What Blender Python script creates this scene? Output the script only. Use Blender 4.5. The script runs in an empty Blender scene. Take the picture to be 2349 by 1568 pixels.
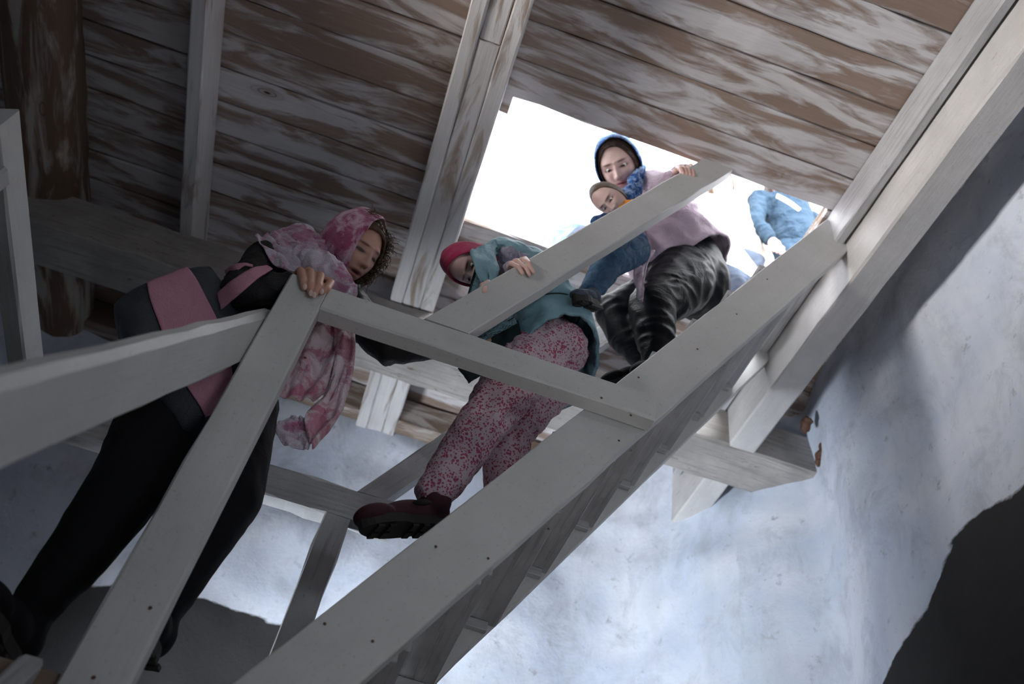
import bpy, bmesh, math, random
import numpy as np
from mathutils import Vector, Matrix, noise

random.seed(4)
SC = bpy.context.scene
COL = SC.collection

# ------------------------------------------------------------------ camera
RM = np.array([[0.945279348, -0.290872942, 0.147783238],
               [0.314713734, 0.693470166, -0.648116034],
               [0.086036151, 0.659160118, 0.747064737]])
FPX, PX, PY = 1989.5, 1174.5, 784.0
cam_d = bpy.data.cameras.new('camera')
cam = bpy.data.objects.new('camera', cam_d)
COL.objects.link(cam)
U = Vector(RM.T @ np.array([1, 0, 0])); V = Vector(RM.T @ np.array([0, 1, 0])); W = Vector(RM.T @ np.array([0, 0, 1]))
m = Matrix.Identity(4)
for i in range(3):
    m[i][0] = U[i]; m[i][1] = -V[i]; m[i][2] = -W[i]
cam.matrix_world = m
cam_d.sensor_width = 36.0
cam_d.lens = FPX / 2349 * 36.0
cam_d.clip_start = 0.02
cam_d.dof.use_dof = True
cam_d.dof.focus_distance = 2.35
cam_d.dof.aperture_fstop = 2.8
SC.camera = cam

# ------------------------------------------------------------------ world, lights, exposure
wd = bpy.data.worlds.new('overcast_sky'); SC.world = wd; wd.use_nodes = True
bg = wd.node_tree.nodes['Background']
bg.inputs[0].default_value = (0.93, 0.95, 1.0, 1); bg.inputs[1].default_value = 5.0

def light(name, kind, loc, target, energy, color, **kw):
    d = bpy.data.lights.new(name, kind); d.energy = energy; d.color = color
    for k, v in kw.items(): setattr(d, k, v)
    o = bpy.data.objects.new(name, d); COL.objects.link(o); o.location = loc
    o.rotation_euler = (Vector(target) - Vector(loc)).to_track_quat('-Z', 'Y').to_euler()
    return o

# hazy sun: it reaches the back wall through the hatch
light('sun', 'SUN', (0.7, -2.6, 4.75), (0.5, 3.4, 1.9), 13.0, (0.92, 0.96, 1.0), angle=math.radians(34))
# added fills without a seen source: behind the viewer, low left, high left
light('rear_fill', 'AREA', (1.2, -1.25, 0.6), (0.9, 2.6, 2.2), 10, (0.86, 0.92, 1.0), shape='RECTANGLE', size=0.9, size_y=1.3)
light('low_left_fill', 'AREA', (-1.5, 2.45, -0.35), (0.95, 3.45, 2.3), 22, (0.84, 0.91, 1.0), shape='RECTANGLE', size=.5, size_y=.5, spread=math.radians(62))  # added lamp inside the room, lifts the back wall; no window there
light('high_left_fill', 'AREA', (-2.3, 0.5, 2.15), (1.5, 0.9, 2.98), 8, (1.0, 0.96, 0.94), shape='RECTANGLE', size=.8, size_y=.5, spread=math.radians(48))  # added raking lamp for the right planks and joist sides; no known window
# added fill near the floor at the right of the viewer, aimed up
light('floor_fill', 'AREA', (0.9, 0.2, -1.3), (1.35, 1.5, 3.1), 3, (1.0, 0.95, 0.92), shape='RECTANGLE', size=1.0, size_y=.6, spread=math.radians(75))

vs = SC.view_settings
vs.view_transform = 'Standard'; vs.look = 'None'; vs.exposure = 0.2; vs.gamma = 1.0
vs.use_curve_mapping = False

# ------------------------------------------------------------------ pixel rays (2349 x 1568) met with a real plane
def ray(x, y):
    return Vector(RM.T @ np.array([x - PX, y - PY, FPX]))
def onY(x, y, Y):
    d = ray(x, y); return d * (Y / d.y)
def onZ(x, y, Z):
    d = ray(x, y); return d * (Z / d.z)
def onX(x, y, X):
    d = ray(x, y); return d * (X / d.x)

# ------------------------------------------------------------------ materials
MATS = {}
class NT:
    def __init__(s, name):
        s.m = bpy.data.materials.new(name); s.m.use_nodes = True
        s.t = s.m.node_tree; s.b = s.t.nodes['Principled BSDF']
    def n(s, kind, **kw):
        x = s.t.nodes.new(kind)
        for k, v in kw.items(): setattr(x, k, v)
        return x
    def l(s, a, b): s.t.links.new(a, b)
    def coords(s, scale=(1, 1, 1), rnd=True, src='Object'):
        tc = s.n('ShaderNodeTexCoord'); mp = s.n('ShaderNodeMapping')
        mp.inputs['Scale'].default_value = scale
        if rnd:
            oi = s.n('ShaderNodeObjectInfo'); mu = s.n('ShaderNodeVectorMath', operation='SCALE')
            cb = s.n('ShaderNodeCombineXYZ')
            for i in range(3): s.l(oi.outputs['Random'], cb.inputs[i])
            s.l(cb.outputs[0], mu.inputs[0]); mu.inputs['Scale'].default_value = 37.0
            ad = s.n('ShaderNodeVectorMath', operation='ADD')
            s.l(tc.outputs[src], ad.inputs[0]); s.l(mu.outputs[0], ad.inputs[1]); s.l(ad.outputs[0], mp.inputs[0])
        else: s.l(tc.outputs[src], mp.inputs[0])
        return mp.outputs[0]
    def noise(s, vec, scale, detail=6, rough=.6, dist=0):
        x = s.n('ShaderNodeTexNoise'); x.inputs['Scale'].default_value = scale
        x.inputs['Detail'].default_value = detail; x.inputs['Roughness'].default_value = rough
        x.inputs['Distortion'].default_value = dist; s.l(vec, x.inputs['Vector']); return x.outputs['Fac']
    def ramp(s, fac, stops):
        r = s.n('ShaderNodeValToRGB'); e = r.color_ramp.elements
        while len(e) < len(stops): e.new(.5)
        for i, (p, c) in enumerate(stops):
            e[i].position = p; e[i].color = (c, c, c, 1) if not isinstance(c, tuple) else (*c, 1)
        s.l(fac, r.inputs[0]); return r.outputs[0]
    def mix(s, fac, a, b, kind='MIX'):
        x = s.n('ShaderNodeMix', data_type='RGBA', blend_type=kind)
        for v, i in ((fac, 0), (a, 6), (b, 7)):
            if isinstance(v, (int, float)): x.inputs[i].default_value = v
            elif isinstance(v, tuple): x.inputs[i].default_value = (*v, 1)
            else: s.l(v, x.inputs[i])
        return x.outputs[2]
    def base(s, c):
        if isinstance(c, tuple): s.b.inputs['Base Color'].default_value = (*c, 1)
        else: s.l(c, s.b.inputs['Base Color'])
    def rough(s, v): s.b.inputs['Roughness'].default_value = v
    def bump(s, h, strength=.3, dist=.01):
        x = s.n('ShaderNodeBump'); x.inputs['Strength'].default_value = strength; x.inputs['Distance'].default_value = dist
        s.l(h, x.inputs['Height']); s.l(x.outputs[0], s.b.inputs['Normal'])

def mat_painted(name, col, dirt=.25, grain=.5, chips=.58, brown=(.12, .085, .06)):
    """painted timber, grain along local X"""
    t = NT(name)
    g = t.coords((1.2, 22, 22)); c = t.coords((3, 12, 12)); o = t.coords((1, 1, 1))
    gn = t.noise(g, 3, 8, .7); cn = t.noise(c, 3.2, 8, .75); dn = t.noise(o, 5, 5, .6)
    fine = t.noise(o, 90, 3, .7)
    a = t.mix(t.ramp(dn, [(.3, 0), (.75, 1)]), col, tuple(x * (1 - dirt) for x in col))
    a = t.mix(t.ramp(gn, [(.35, 1), (.5, 0)]), a, tuple(x * (1 - dirt * grain) for x in col))
    a = t.mix(t.ramp(cn, [(chips + .1, 0), (chips + .16, 1)]), a, brown)
    a = t.mix(t.ramp(fine, [(.22, .35), (.4, 0)]), a, (.06, .055, .05))
    t.base(a); t.rough(.48)
    t.bump(t.mix(.3, gn, fine), .35, .006)
    return t.m

def mat_worn(name, white, brown, amount=.5, dark=(.03, .022, .018)):
    """white paint worn off brown boards: long ragged patches, knots"""
    t = NT(name)
    w1 = t.coords((1.6, 9, 9)); g = t.coords((1.0, 30, 30)); o = t.coords((1, 1, 1)); k = t.coords((2.2, 6.5, .01))
    n1 = t.noise(w1, 1.3, 9, .60, .8); gn = t.noise(g, 3, 9, .75); dn = t.noise(o, 2.6, 4, .5)
    kn = t.n('ShaderNodeTexVoronoi'); kn.inputs['Scale'].default_value = 1.0; t.l(k, kn.inputs['Vector'])
    kd = kn.outputs['Distance']
    s = t.n('ShaderNodeMath', operation='MULTIPLY_ADD'); s.inputs[1].default_value = .16; t.l(gn, s.inputs[0]); t.l(n1, s.inputs[2])
    mask = t.ramp(s.outputs[0], [(amount + .0, 0), (amount + .05, .55), (amount + .11, 1)])
    rings = t.n('ShaderNodeTexWave', wave_type='RINGS'); rings.inputs['Scale'].default_value = 9
    rings.inputs['Distortion'].default_value = 1.5
    br = t.mix(gn, tuple(x * 1.25 for x in brown), tuple(x * .55 for x in brown))
    a = t.mix(t.ramp(gn, [(.3, .45), (.6, 0)]), white, tuple(x * .6 for x in white))
    a = t.mix(t.ramp(dn, [(.45, 0), (.8, .6)]), a, (.36, .30, .28))
    a = t.mix(mask, a, br)
    ring = t.n('ShaderNodeMath', operation='SINE'); mu = t.n('ShaderNodeMath', operation='MULTIPLY'); mu.inputs[1].default_value = 95
    t.l(kd, mu.inputs[0]); t.l(mu.outputs[0], ring.inputs[0])
    kz = t.ramp(kd, [(.06, 1), (.2, 0)])
    a = t.mix(kz, a, t.mix(t.ramp(ring.outputs[0], [(.4, 0), (.9, 1)]), t.mix(.5, a, brown), tuple(x * .7 for x in brown)))
    a = t.mix(t.ramp(kd, [(.02, 1), (.045, 0)]), a, dark)
    t.base(a); t.rough(.8)
    t.bump(t.mix(.45, gn, mask), .55, .006)
    return t.m

def mat_plaster(name, dado=True):
    t = NT(name)
    o = t.coords((1, 1, 1), rnd=False); st = t.coords((5, 5, .5), rnd=False); tc = t.n('ShaderNodeTexCoord')
    n1 = t.noise(o, 2.2, 6, .6, .4); n2 = t.noise(st, 1.4, 6, .6); n3 = t.noise(o, 14, 8, .7); n4 = t.noise(o, 60, 5, .7)
    a = t.mix(t.ramp(n1, [(.35, 0), (.7, 1)]), (.74, .77, .83), (.54, .61, .74))
    a = t.mix(t.ramp(n2, [(.5, 0), (.75, .4)]), a, (.50, .50, .53))
    a = t.mix(t.ramp(n1, [(.62, 0), (.8, .7)]), a, (.40, .42, .36))
    sp3 = t.noise(t.coords((1, 1, .7), rnd=False), 5.5, 9, .72, .5)
    a = t.mix(t.ramp(sp3, [(.50, 0), (.66, .6)]), a, (.42, .45, .50))
    a = t.mix(t.ramp(n3, [(.60, 0), (.72, .7)]), a, (.24, .25, .28))
    a = t.mix(t.ramp(n4, [(.25, .5), (.36, 0)]), a, (.12, .12, .12))
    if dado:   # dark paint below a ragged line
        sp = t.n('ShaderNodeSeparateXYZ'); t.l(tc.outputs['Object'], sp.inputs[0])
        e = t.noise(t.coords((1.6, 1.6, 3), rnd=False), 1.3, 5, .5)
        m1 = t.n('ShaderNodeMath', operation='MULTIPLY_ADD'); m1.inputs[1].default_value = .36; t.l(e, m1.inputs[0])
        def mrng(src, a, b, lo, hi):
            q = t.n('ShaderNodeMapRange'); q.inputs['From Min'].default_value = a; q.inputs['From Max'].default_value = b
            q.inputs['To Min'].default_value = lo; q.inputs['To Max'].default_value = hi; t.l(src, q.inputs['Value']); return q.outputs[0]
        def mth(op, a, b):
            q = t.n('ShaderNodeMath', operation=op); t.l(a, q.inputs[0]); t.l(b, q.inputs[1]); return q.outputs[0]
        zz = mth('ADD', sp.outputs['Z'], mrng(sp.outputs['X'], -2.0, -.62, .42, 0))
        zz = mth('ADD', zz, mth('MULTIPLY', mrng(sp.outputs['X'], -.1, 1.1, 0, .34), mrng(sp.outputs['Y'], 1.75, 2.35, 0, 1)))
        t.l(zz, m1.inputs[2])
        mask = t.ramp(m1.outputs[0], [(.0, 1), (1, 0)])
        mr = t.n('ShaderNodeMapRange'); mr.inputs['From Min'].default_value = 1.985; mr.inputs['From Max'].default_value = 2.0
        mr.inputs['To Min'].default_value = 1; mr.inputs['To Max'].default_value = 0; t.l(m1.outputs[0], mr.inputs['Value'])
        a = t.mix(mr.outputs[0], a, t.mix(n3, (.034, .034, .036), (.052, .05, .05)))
    t.base(a); t.rough(.95); t.b.inputs['Specular IOR Level'].default_value = .1
    t.bump(t.mix(.4, sp3, n3), .55, .016)
    return t.m

def mat_cloth(name, col, col2=None, rough=.8, fold=.4, fscale=9, weave=.15, aniso=(1, 1, 1), tie=None, spec=.3, sheen=0):
    t = NT(name)
    o = t.coords((1, 1, 1), rnd=False); f = t.coords(aniso, rnd=False)
    n1 = t.noise(f, fscale, 5, .55, 1.2); n2 = t.noise(o, 300, 2, .5)
    c2 = col2 or tuple(x * .8 for x in col)
    a = t.mix(t.ramp(n1, [(.3, 0), (.7, 1)]), col, c2)
    if tie:
        tn = t.noise(t.coords((1, 1, 1), rnd=False), tie[1], 7, .68, 1.0)
        a = t.mix(t.ramp(tn, [(.46, 0), (.58, 1)]), a, tie[0])
    t.base(a); t.rough(rough); t.b.inputs['Specular IOR Level'].default_value = spec
    if sheen: t.b.inputs['Sheen Weight'].default_value = sheen
    t.bump(t.mix(weave, n1, n2), fold, .03)
    return t.m

def mat_floral(name):
    t = NT(name)
    o = t.coords((1, 1, 1), rnd=False)
    v = t.n('ShaderNodeTexVoronoi'); v.inputs['Scale'].default_value = 130; t.l(o, v.inputs['Vector'])
    n = t.noise(o, 210, 3, .6); f = t.noise(o, 10, 5, .55, 1.0); big = t.noise(o, 38, 2, .5)
    s = t.n('ShaderNodeMath', operation='ADD'); t.l(n, s.inputs[0]); t.l(v.outputs['Distance'], s.inputs[1])
    s2 = t.n('ShaderNodeMath', operation='SUBTRACT'); t.l(s.outputs[0], s2.inputs[0]); t.l(big, s2.inputs[1])
    a = t.mix(t.ramp(s2.outputs[0], [(.36, 1), (.44, 0)]), (.64, .50, .55), (.42, .08, .14))
    t.base(a); t.rough(.85); t.bump(f, .5, .03)
    return t.m

def mat_skin(name, col, red=(.55, .2, .16)):
    t = NT(name)
    o = t.coords((1, 1, 1), rnd=False); n = t.noise(o, 60, 3, .6); n0 = t.noise(o, 12, 3, .6)
    at = t.n('ShaderNodeAttribute', attribute_name='Col')
    a = t.mix(t.ramp(n0, [(.35, 0), (.75, .35)]), col, red)
    a = t.mix(1.0, a, at.outputs['Color'], 'MULTIPLY')
    t.base(a); t.rough(.5); t.b.inputs['Subsurface Weight'].default_value = .06
    t.b.inputs['Subsurface Radius'].default_value = (.01, .004, .002)
    t.bump(n, .12, .002)
    return t.m

M = dict(
    paint=mat_painted('painted_timber', (.60, .60, .59), dirt=.18, chips=.60),
    paint2=mat_painted('rough_painted_timber', (.50, .50, .51), dirt=.35, grain=1.2, chips=.53),
    beam=mat_painted('stained_beam_paint', (.62, .60, .58), dirt=.3, grain=.7, chips=.55, brown=(.18, .12, .08)),
    cross=mat_painted('dirty_beam_paint', (.42, .39, .36), dirt=.45, grain=1.0, chips=.50, brown=(.12, .08, .05)),
    joist=mat_worn('worn_joist', (.70, .68, .67), (.38, .30, .24), .62),
    plank=mat_worn('worn_plank', (.70, .68, .69), (.34, .25, .20), .54),
    plank2=mat_worn('very_worn_plank', (.66, .63, .63), (.30, .215, .17), .50),
    log=mat_worn('bare_log', (.44, .38, .33), (.15, .09, .055), .48),
    raw=mat_worn('bare_board', (.52, .47, .43), (.23, .165, .12), .48),
    plaster=mat_plaster('whitewashed_plaster'),
    concrete=mat_plaster('floor_plaster', False),
    metal=None,
)
def plain(name, col, rough=.5, metal=0):
    t = NT(name); o = t.coords((1, 1, 1), rnd=False); n = t.noise(o, 40, 3, .6)
    t.base(t.mix(n, tuple(x * .8 for x in col), tuple(min(1, x * 1.15) for x in col))); t.rough(rough)
    t.b.inputs['Metallic'].default_value = metal; return t.m
M['iron'] = plain('rusty_iron', (.10, .045, .025), .7)

# ------------------------------------------------------------------ object helpers
def tag(o, label=None, cat=None, group=None, kind=None):
    if label: o['label'] = label
    if cat: o['category'] = cat
    if group: o['group'] = group
    if kind: o['kind'] = kind
    return o
def empty(name, loc=(0, 0, 0), label=None, cat=None, group=None, kind=None):
    o = bpy.data.objects.new(name, None); COL.objects.link(o); o.location = loc; o.empty_display_size = .05
    return tag(o, label, cat, group, kind)
def link(name, me, mat, parent=None, mw=None):
    o = bpy.data.objects.new(name, me); COL.objects.link(o)
    if mat is not None and not me.materials: me.materials.append(mat)
    mw = mw or Matrix.Identity(4)
    if parent is not None:
        o.parent = parent
        pm = Matrix.Translation(parent.location) if parent.type == 'EMPTY' else parent.matrix_basis
        if parent.parent: pm = Matrix.Translation(parent.parent.location) @ pm
        o.matrix_basis = pm.inverted() @ mw
    else: o.matrix_basis = mw
    return o
def mesh(name, vs_, fs, smooth=False):
    me = bpy.data.meshes.new(name); me.from_pydata([tuple(v) for v in vs_], [], fs); me.validate(); me.update()
    if smooth: me.polygons.foreach_set('use_smooth', [True] * len(me.polygons))
    return me

def timber(name, p0, p1, side, w, h, mat, parent=None, cut0=None, cut1=None, bevel=.006, jit=.0012, seg=None, seed=None):
    """board from p0 to p1 (centre line); side = width direction, w by h; ends may be cut on given plane normals"""
    p0, p1 = Vector(p0), Vector(p1); L = (p1 - p0).length; ax = (p1 - p0) / L
    s = Vector(side); s = (s - ax * s.dot(ax)).normalized(); t = ax.cross(s).normalized()
    rnd = random.Random(seed if seed is not None else hash((round(p0.x, 3), round(p0.y, 3), round(p0.z, 3), name)) % 9999 if False else int(abs(p0.x * 977 + p0.y * 313 + p0.z * 71) * 10))
    b = min(bevel, w * .3, h * .3)
    prof = [(-w/2+b, -h/2), (w/2-b, -h/2), (w/2, -h/2+b), (w/2, h/2-b), (w/2-b, h/2), (-w/2+b, h/2), (-w/2, h/2-b), (-w/2, -h/2+b)]
    seg = seg or max(1, int(L / .12)); c = (p0 + p1) / 2
    vs_ = []; ph = rnd.random() * 20
    for i in range(seg + 1):
        f = i / seg
        for j, (a, d) in enumerate(prof):
            x = -L/2 + L * f
            if i == 0 and cut0 is not None:
                n = Vector(cut0); den = ax.dot(n); x = -L/2 - (s.dot(n) * a + t.dot(n) * d) / den
            if i == seg and cut1 is not None:
                n = Vector(cut1); den = ax.dot(n); x = L/2 - (s.dot(n) * a + t.dot(n) * d) / den
            k = 1.0
            ja = jit * noise.noise(Vector((x * 9 + ph, j // 2 * 5.3, 1))) * 3; jd = jit * noise.noise(Vector((x * 9 + ph, j // 2 * 7.7, 9))) * 3
            vs_.append((x, a * k + ja, d * k + jd))
    fs = [list(range(7, -1, -1))[::1], [seg * 8 + j for j in range(8)]]
    for i in range(seg):
        for j in range(8):
            a = i * 8 + j; b_ = i * 8 + (j + 1) % 8
            fs.append([a, b_, b_ + 8, a + 8])
    me = mesh(name, vs_, fs)
    bm = bmesh.new(); bm.from_mesh(me); bmesh.ops.recalc_face_normals(bm, faces=bm.faces); bm.to_mesh(me); bm.free()
    mw = Matrix((( ax.x, s.x, t.x, c.x), (ax.y, s.y, t.y, c.y), (ax.z, s.z, t.z, c.z), (0, 0, 0, 1)))
    return link(name, me, mat, parent, mw)

X, Y, Z = Vector((1, 0, 0)), Vector((0, 1, 0)), Vector((0, 0, 1))
ZC = 3.14          # underside of the plank ceiling
ZF = -1.55         # tower floor

# ------------------------------------------------------------------ floor and walls
foot = [(1.70, -1.6), (1.70, 0.4), (1.715, 1.3), (1.73, 1.8), (1.745, 2.25), (1.80, 2.50), (1.81, 2.62), (1.70, 2.72), (1.56, 2.88), (1.42, 3.16),
        (1.24, 3.36), (1.0, 3.44), (0.5, 3.47), (0, 3.48), (-0.6, 3.48), (-1.2, 3.47), (-1.7, 3.42), (-2.2, 3.3), (-2.5, 3.0), (-2.62, 2.5), (-2.65, 1.5), (-2.65, -1.6)]
def resample(pts, d):
    out = []; n = len(pts)
    for i in range(n - 1):
        p0 = pts[max(i-1, 0)]; p1 = pts[i]; p2 = pts[i+1]; p3 = pts[min(i+2, n-1)]
        k = max(1, int(math.dist(p1, p2) / d))
        for j in range(k):
            t = j / k
            out.append(tuple(.5 * ((2*p1[c]) + (-p0[c]+p2[c])*t + (2*p0[c]-5*p1[c]+4*p2[c]-p3[c])*t*t + (-p0[c]+3*p1[c]-3*p2[c]+p3[c])*t**3) for c in (0, 1)))
    out.append(pts[-1]); return out
def wall(name, pts, z0, z1, d=.045, push=0):
    ps = resample(pts, d); nz = int((z1 - z0) / d); vs_, fs = [], []
    for i, p in enumerate(ps):
        a = ps[max(i-1, 0)]; b = ps[min(i+1, len(ps)-1)]
        n = Vector((-(b[1]-a[1]), b[0]-a[0], 0)).normalized()
        for k in range(nz + 1):
            z = z0 + (z1 - z0) * k / nz; q = Vector((p[0], p[1], z))
            off = .030 * noise.noise(q * 1.9) + .016 * noise.noise(q * 5.5 + Vector((9, 0, 0))) + .006 * noise.noise(q * 15) - push
            q += n * off; vs_.append(q)
    for i in range(len(ps) - 1):
        for k in range(nz):
            a = i * (nz+1) + k; fs.append([a, a+1, a+nz+2, a+nz+1])
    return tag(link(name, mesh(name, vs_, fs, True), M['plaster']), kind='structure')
iR = [i for i, p in enumerate(foot) if p == (1.56, 2.88)][0]; iL = [i for i, p in enumerate(foot) if p == (-2.2, 3.3)][0]
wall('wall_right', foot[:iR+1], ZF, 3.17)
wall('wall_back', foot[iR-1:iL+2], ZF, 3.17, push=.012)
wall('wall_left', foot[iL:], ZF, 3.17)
wall('wall_front', [(-2.65, -1.6), (-1, -1.62), (0.5, -1.62), (1.70, -1.6)], ZF, 3.17, .12)
me = mesh('floor', [(-3.0, -2.0, ZF), (2.1, -2.0, ZF), (2.1, 3.8, ZF), (-3.0, 3.8, ZF), (-3.0, -2.0, ZF-.1), (2.1, -2.0, ZF-.1), (2.1, 3.8, ZF-.1), (-3.0, 3.8, ZF-.1)],
          [[0, 1, 2, 3], [7, 6, 5, 4], [0, 4, 5, 1], [1, 5, 6, 2], [2, 6, 7, 3], [3, 7, 4, 0]])
tag(link('floor', me, M['concrete']), kind='structure')

# ------------------------------------------------------------------ plank ceiling (the upper floor), a hatch left open in it
ceil = empty('ceiling', (0, 1, ZC), kind='structure')
PW = 0.1535; Y0 = 1.563
HX0, HX1, HY1 = -0.005, 1.335, 2.182
rows = list(range(-20, 14))
rp = random.Random(11)
for r in rows:
    ya = Y0 + r * PW; yb = ya + PW
    if yb > 3.62: continue
    spans = [(-2.75, -1.18 + rp.uniform(-.02, .02)), (-1.17, -.20), (-.18, 2.0)]
    out = []
    for a, b in spans: out.append((a, b))
    if ya >= Y0 - .001 and yb < HY1 + .03:        # rows crossed by the hatch
        out = [(-2.75, -1.18), (-1.17, -.06), (HX1, 2.0)]
    for a, b in out:
        g = rp.uniform(.003, .008); dz = rp.uniform(-.003, .003)
        o = timber('plank', (a + .001, (ya+yb)/2, ZC + .018 + dz), (b - .001, (ya+yb)/2, ZC + .018 + dz + rp.uniform(-.002, .002)), Y, PW - g, .036,
                   M['plank2'] if rp.random() < .35 else M['plank'], ceil, bevel=.006, jit=.0025, seg=max(4, int((b-a)/.15)))
# short end of a plank that stands into the hatch beside the middle joist, and a thin edge strip at its far side
timber('plank', (-.05, 1.60, ZC+.02), (HX0, 1.60, ZC+.02), Y, .085, .034, M['plank'], ceil, bevel=.003)
timber('plank', (-.05, 2.196, ZC+.02), (1.335, 2.196, ZC+.02), Y, .03, .034, M['joist'], ceil, bevel=.003)

# deck boards' upper layer, open at the hatch: closes the joints from above and carries the people
for k, (xa, xb, ya, yb) in enumerate([(-2.75, 2.0, -1.6, Y0+.002), (-2.75, -.052, Y0+.002, HY1+.03), (HX1, 2.0, Y0+.002, HY1+.03), (-2.75, 2.0, HY1+.03, 3.62)]):
    timber('deck_panel', (xa, (ya+yb)/2, ZC+.049), (xb, (ya+yb)/2, ZC+.049), Y, yb-ya, .018, M['raw'], ceil, seg=4, jit=0, bevel=.002)

# ------------------------------------------------------------------ joists and beams
ZJ = 2.955
def joist(name, x0, x1, y0, y1, z0, z1, mat, label, cat='joist', parent=None, **kw):
    o = timber(name, ((x0+x1)/2, y0, (z0+z1)/2), ((x0+x1)/2, y1, (z0+z1)/2), X, x1-x0, z1-z0, mat, parent, **kw)
    if parent is None: tag(o, label, cat)
    return o
joist('ceiling_joist', -1.212, -1.150, -1.6, 3.50, ZJ, ZC-.003, M['joist'], 'narrow worn white joist across the dark left part of the plank ceiling')
mj = empty('ceiling_joist', (-.14, 0, ZJ), 'wide worn white joist of three boards along the left side of the hatch', 'joist')
joist('board', -.243, -.185, -1.6, 3.5, ZJ-.004, ZC-.003, M['joist'], '', parent=mj)
joist('board', -.184, -.104, 1.31, 3.5, ZJ, ZC-.003, M['joist'], '', parent=mj)
joist('board', -.184, -.104, -1.6, 1.305, ZJ+.006, ZC-.003, M['joist'], '', parent=mj)
joist('board', -.103, -.041, -1.6, 3.5, ZJ-.002, ZC-.003, M['joist'], '', parent=mj)
joist('ceiling_joist', 1.350, 1.388, -1.6, 3.1, ZJ-.006, ZC-.003, M['paint2'], 'pale narrow joist along the right edge of the plank ceiling beside the hatch')
joist('ceiling_beam', 1.395, 1.520, -1.6, 3.3, 2.741, ZC-.003, M['beam'], 'deep whitewashed beam between the narrow right joist and the right wall', 'beam', bevel=.008)
# thin packing strips beside the right joist where the stair arrives
timber('wooden_strip', (1.338, 1.66, 3.02), (1.338, 2.56, 3.02), X, .016, .05, M['paint2'], bevel=.003)
tag(bpy.context.scene.objects['wooden_strip'], 'thin pale wooden strip along the right joist by the stair top', 'strip')
s2_ = timber('wooden_strip', (1.32, 1.95, 2.975), (1.332, 2.58, 2.965), X, .02, .03, M['paint2'], bevel=.003)
tag(s2_, 'short cracked wooden strip under the longer strip by the right joist', 'strip')
# bare log joist far left
def log(name, p0, p1, r, mat, label, cat, seed=0):
    p0, p1 = Vector(p0), Vector(p1); ax = (p1-p0).normalized(); s = X - ax * X.dot(ax); s.normalize(); t = ax.cross(s)
    vs_, fs = [], []; n = 28; L = (p1-p0).length; k = int(L / .05)
    for i in range(k+1):
        for j in range(n):
            a = 2*math.pi*j/n; q = Vector((math.cos(a)*2.2, math.sin(a)*2.2, i*.14+seed))
            rr = r * (1 + .10*noise.noise(q*.7) + .04*noise.noise(q*2.5))
            vs_.append((i*L/k - L/2, math.cos(a)*rr, math.sin(a)*rr))
    for i in range(k):
        for j in range(n):
            fs.append([i*n+j, i*n+(j+1) % n, (i+1)*n+(j+1) % n, (i+1)*n+j])
    fs += [list(range(n))[::-1], [k*n+j for j in range(n)]]
    c = (p0+p1)/2
    mw = Matrix(((ax.x, s.x, t.x, c.x), (ax.y, s.y, t.y, c.y), (ax.z, s.z, t.z, c.z), (0, 0, 0, 1)))
    return tag(link(name, mesh(name, vs_, fs, True), mat, None, mw), label, cat)
log('ceiling_log', (-1.80, -1.6, 2.99), (-1.80, 3.48, 3.0), .145, M['log'], 'bare brown round log with peeling white paint in the dark upper left corner', 'log')
# the heavy cross beam under the joists
cb = timber('cross_beam', (-2.70, 2.725, 2.825), (1.92, 2.715, 2.850), Y, .255, .225, M['cross'], bevel=.012, jit=.004, seg=40)
tag(cb, 'heavy stained cross beam running under all the joists into the right wall', 'beam')
# wall plate boards over the back wall
timber('wall_plate', (-2.3, 3.42, 3.045), (1.1, 3.42, 3.045), Y, .10, .17, M['raw'], bevel=.01, jit=.003)
tag(SC.objects['wall_plate'], 'bare brown timber on top of the back wall under the ceiling', 'timber')

# ------------------------------------------------------------------ upper stair (rises to the right, through the hatch)
S = Vector((math.cos(math.radians(59.2)), 0, math.sin(math.radians(59.2))))
st = empty('upper_stair', (-.3, 1.9, .5), 'steep grey painted open stair rising right through the hatch', 'stair')
def zl(x, x0, z0, k): return z0 + (x - x0) * k
A0 = Vector((-.146, 1.6, .687)); A1 = Vector((1.338, 1.6, 3.105)); B0 = Vector((.085, 1.6, .773)); B1 = Vector((1.366, 1.6, 2.893))
dirS = (A1 - A0).normalized()
def stringer(y, dn, nm='stringer'):
    # centre line between the top and the bottom edge
    nrm = Vector((dirS.z, 0, -dirS.x))
    c0 = A0.copy(); d = (B0 - A0).dot(nrm); c = A0 + nrm * d / 2
    p0 = c + dirS * ((.60 - c.z) / dirS.z); p1 = c + dirS * ((3.02 - c.z) / dirS.z)
    p0.y = p1.y = y
    p0.z += dn; p1.z += dn
    return timber(nm, p0, p1, nrm, abs(d), .042, M['paint'], st, cut0=(0, 0, 1), cut1=(1, 0, .38), bevel=.003, jit=.001)
stringer(1.603, 0)
stringer(2.222, 0)
nrm = Vector((dirS.z, 0, -dirS.x)); dW = (B0 - A0).dot(nrm)
treads = []
for k in range(-3, 8):
    z = 1.083 + .2235 * k; xr = .283 + .1325 * k
    o = timber('tread', (xr - .088, 1.626, z + .016), (xr - .088, 2.199, z + .016), X, .178 + .012*(k == 1), .030, M['paint2'], st, bevel=.003, jit=.001)
    treads.append((xr - .088, z + .031))
    for yy in (1.636, 2.189):
        timber('cleat', (xr - .13, yy, z - .014), (xr - .02, yy, z - .014), Y, .022, .028, M['paint2'], st, bevel=.002, jit=0)

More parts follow.
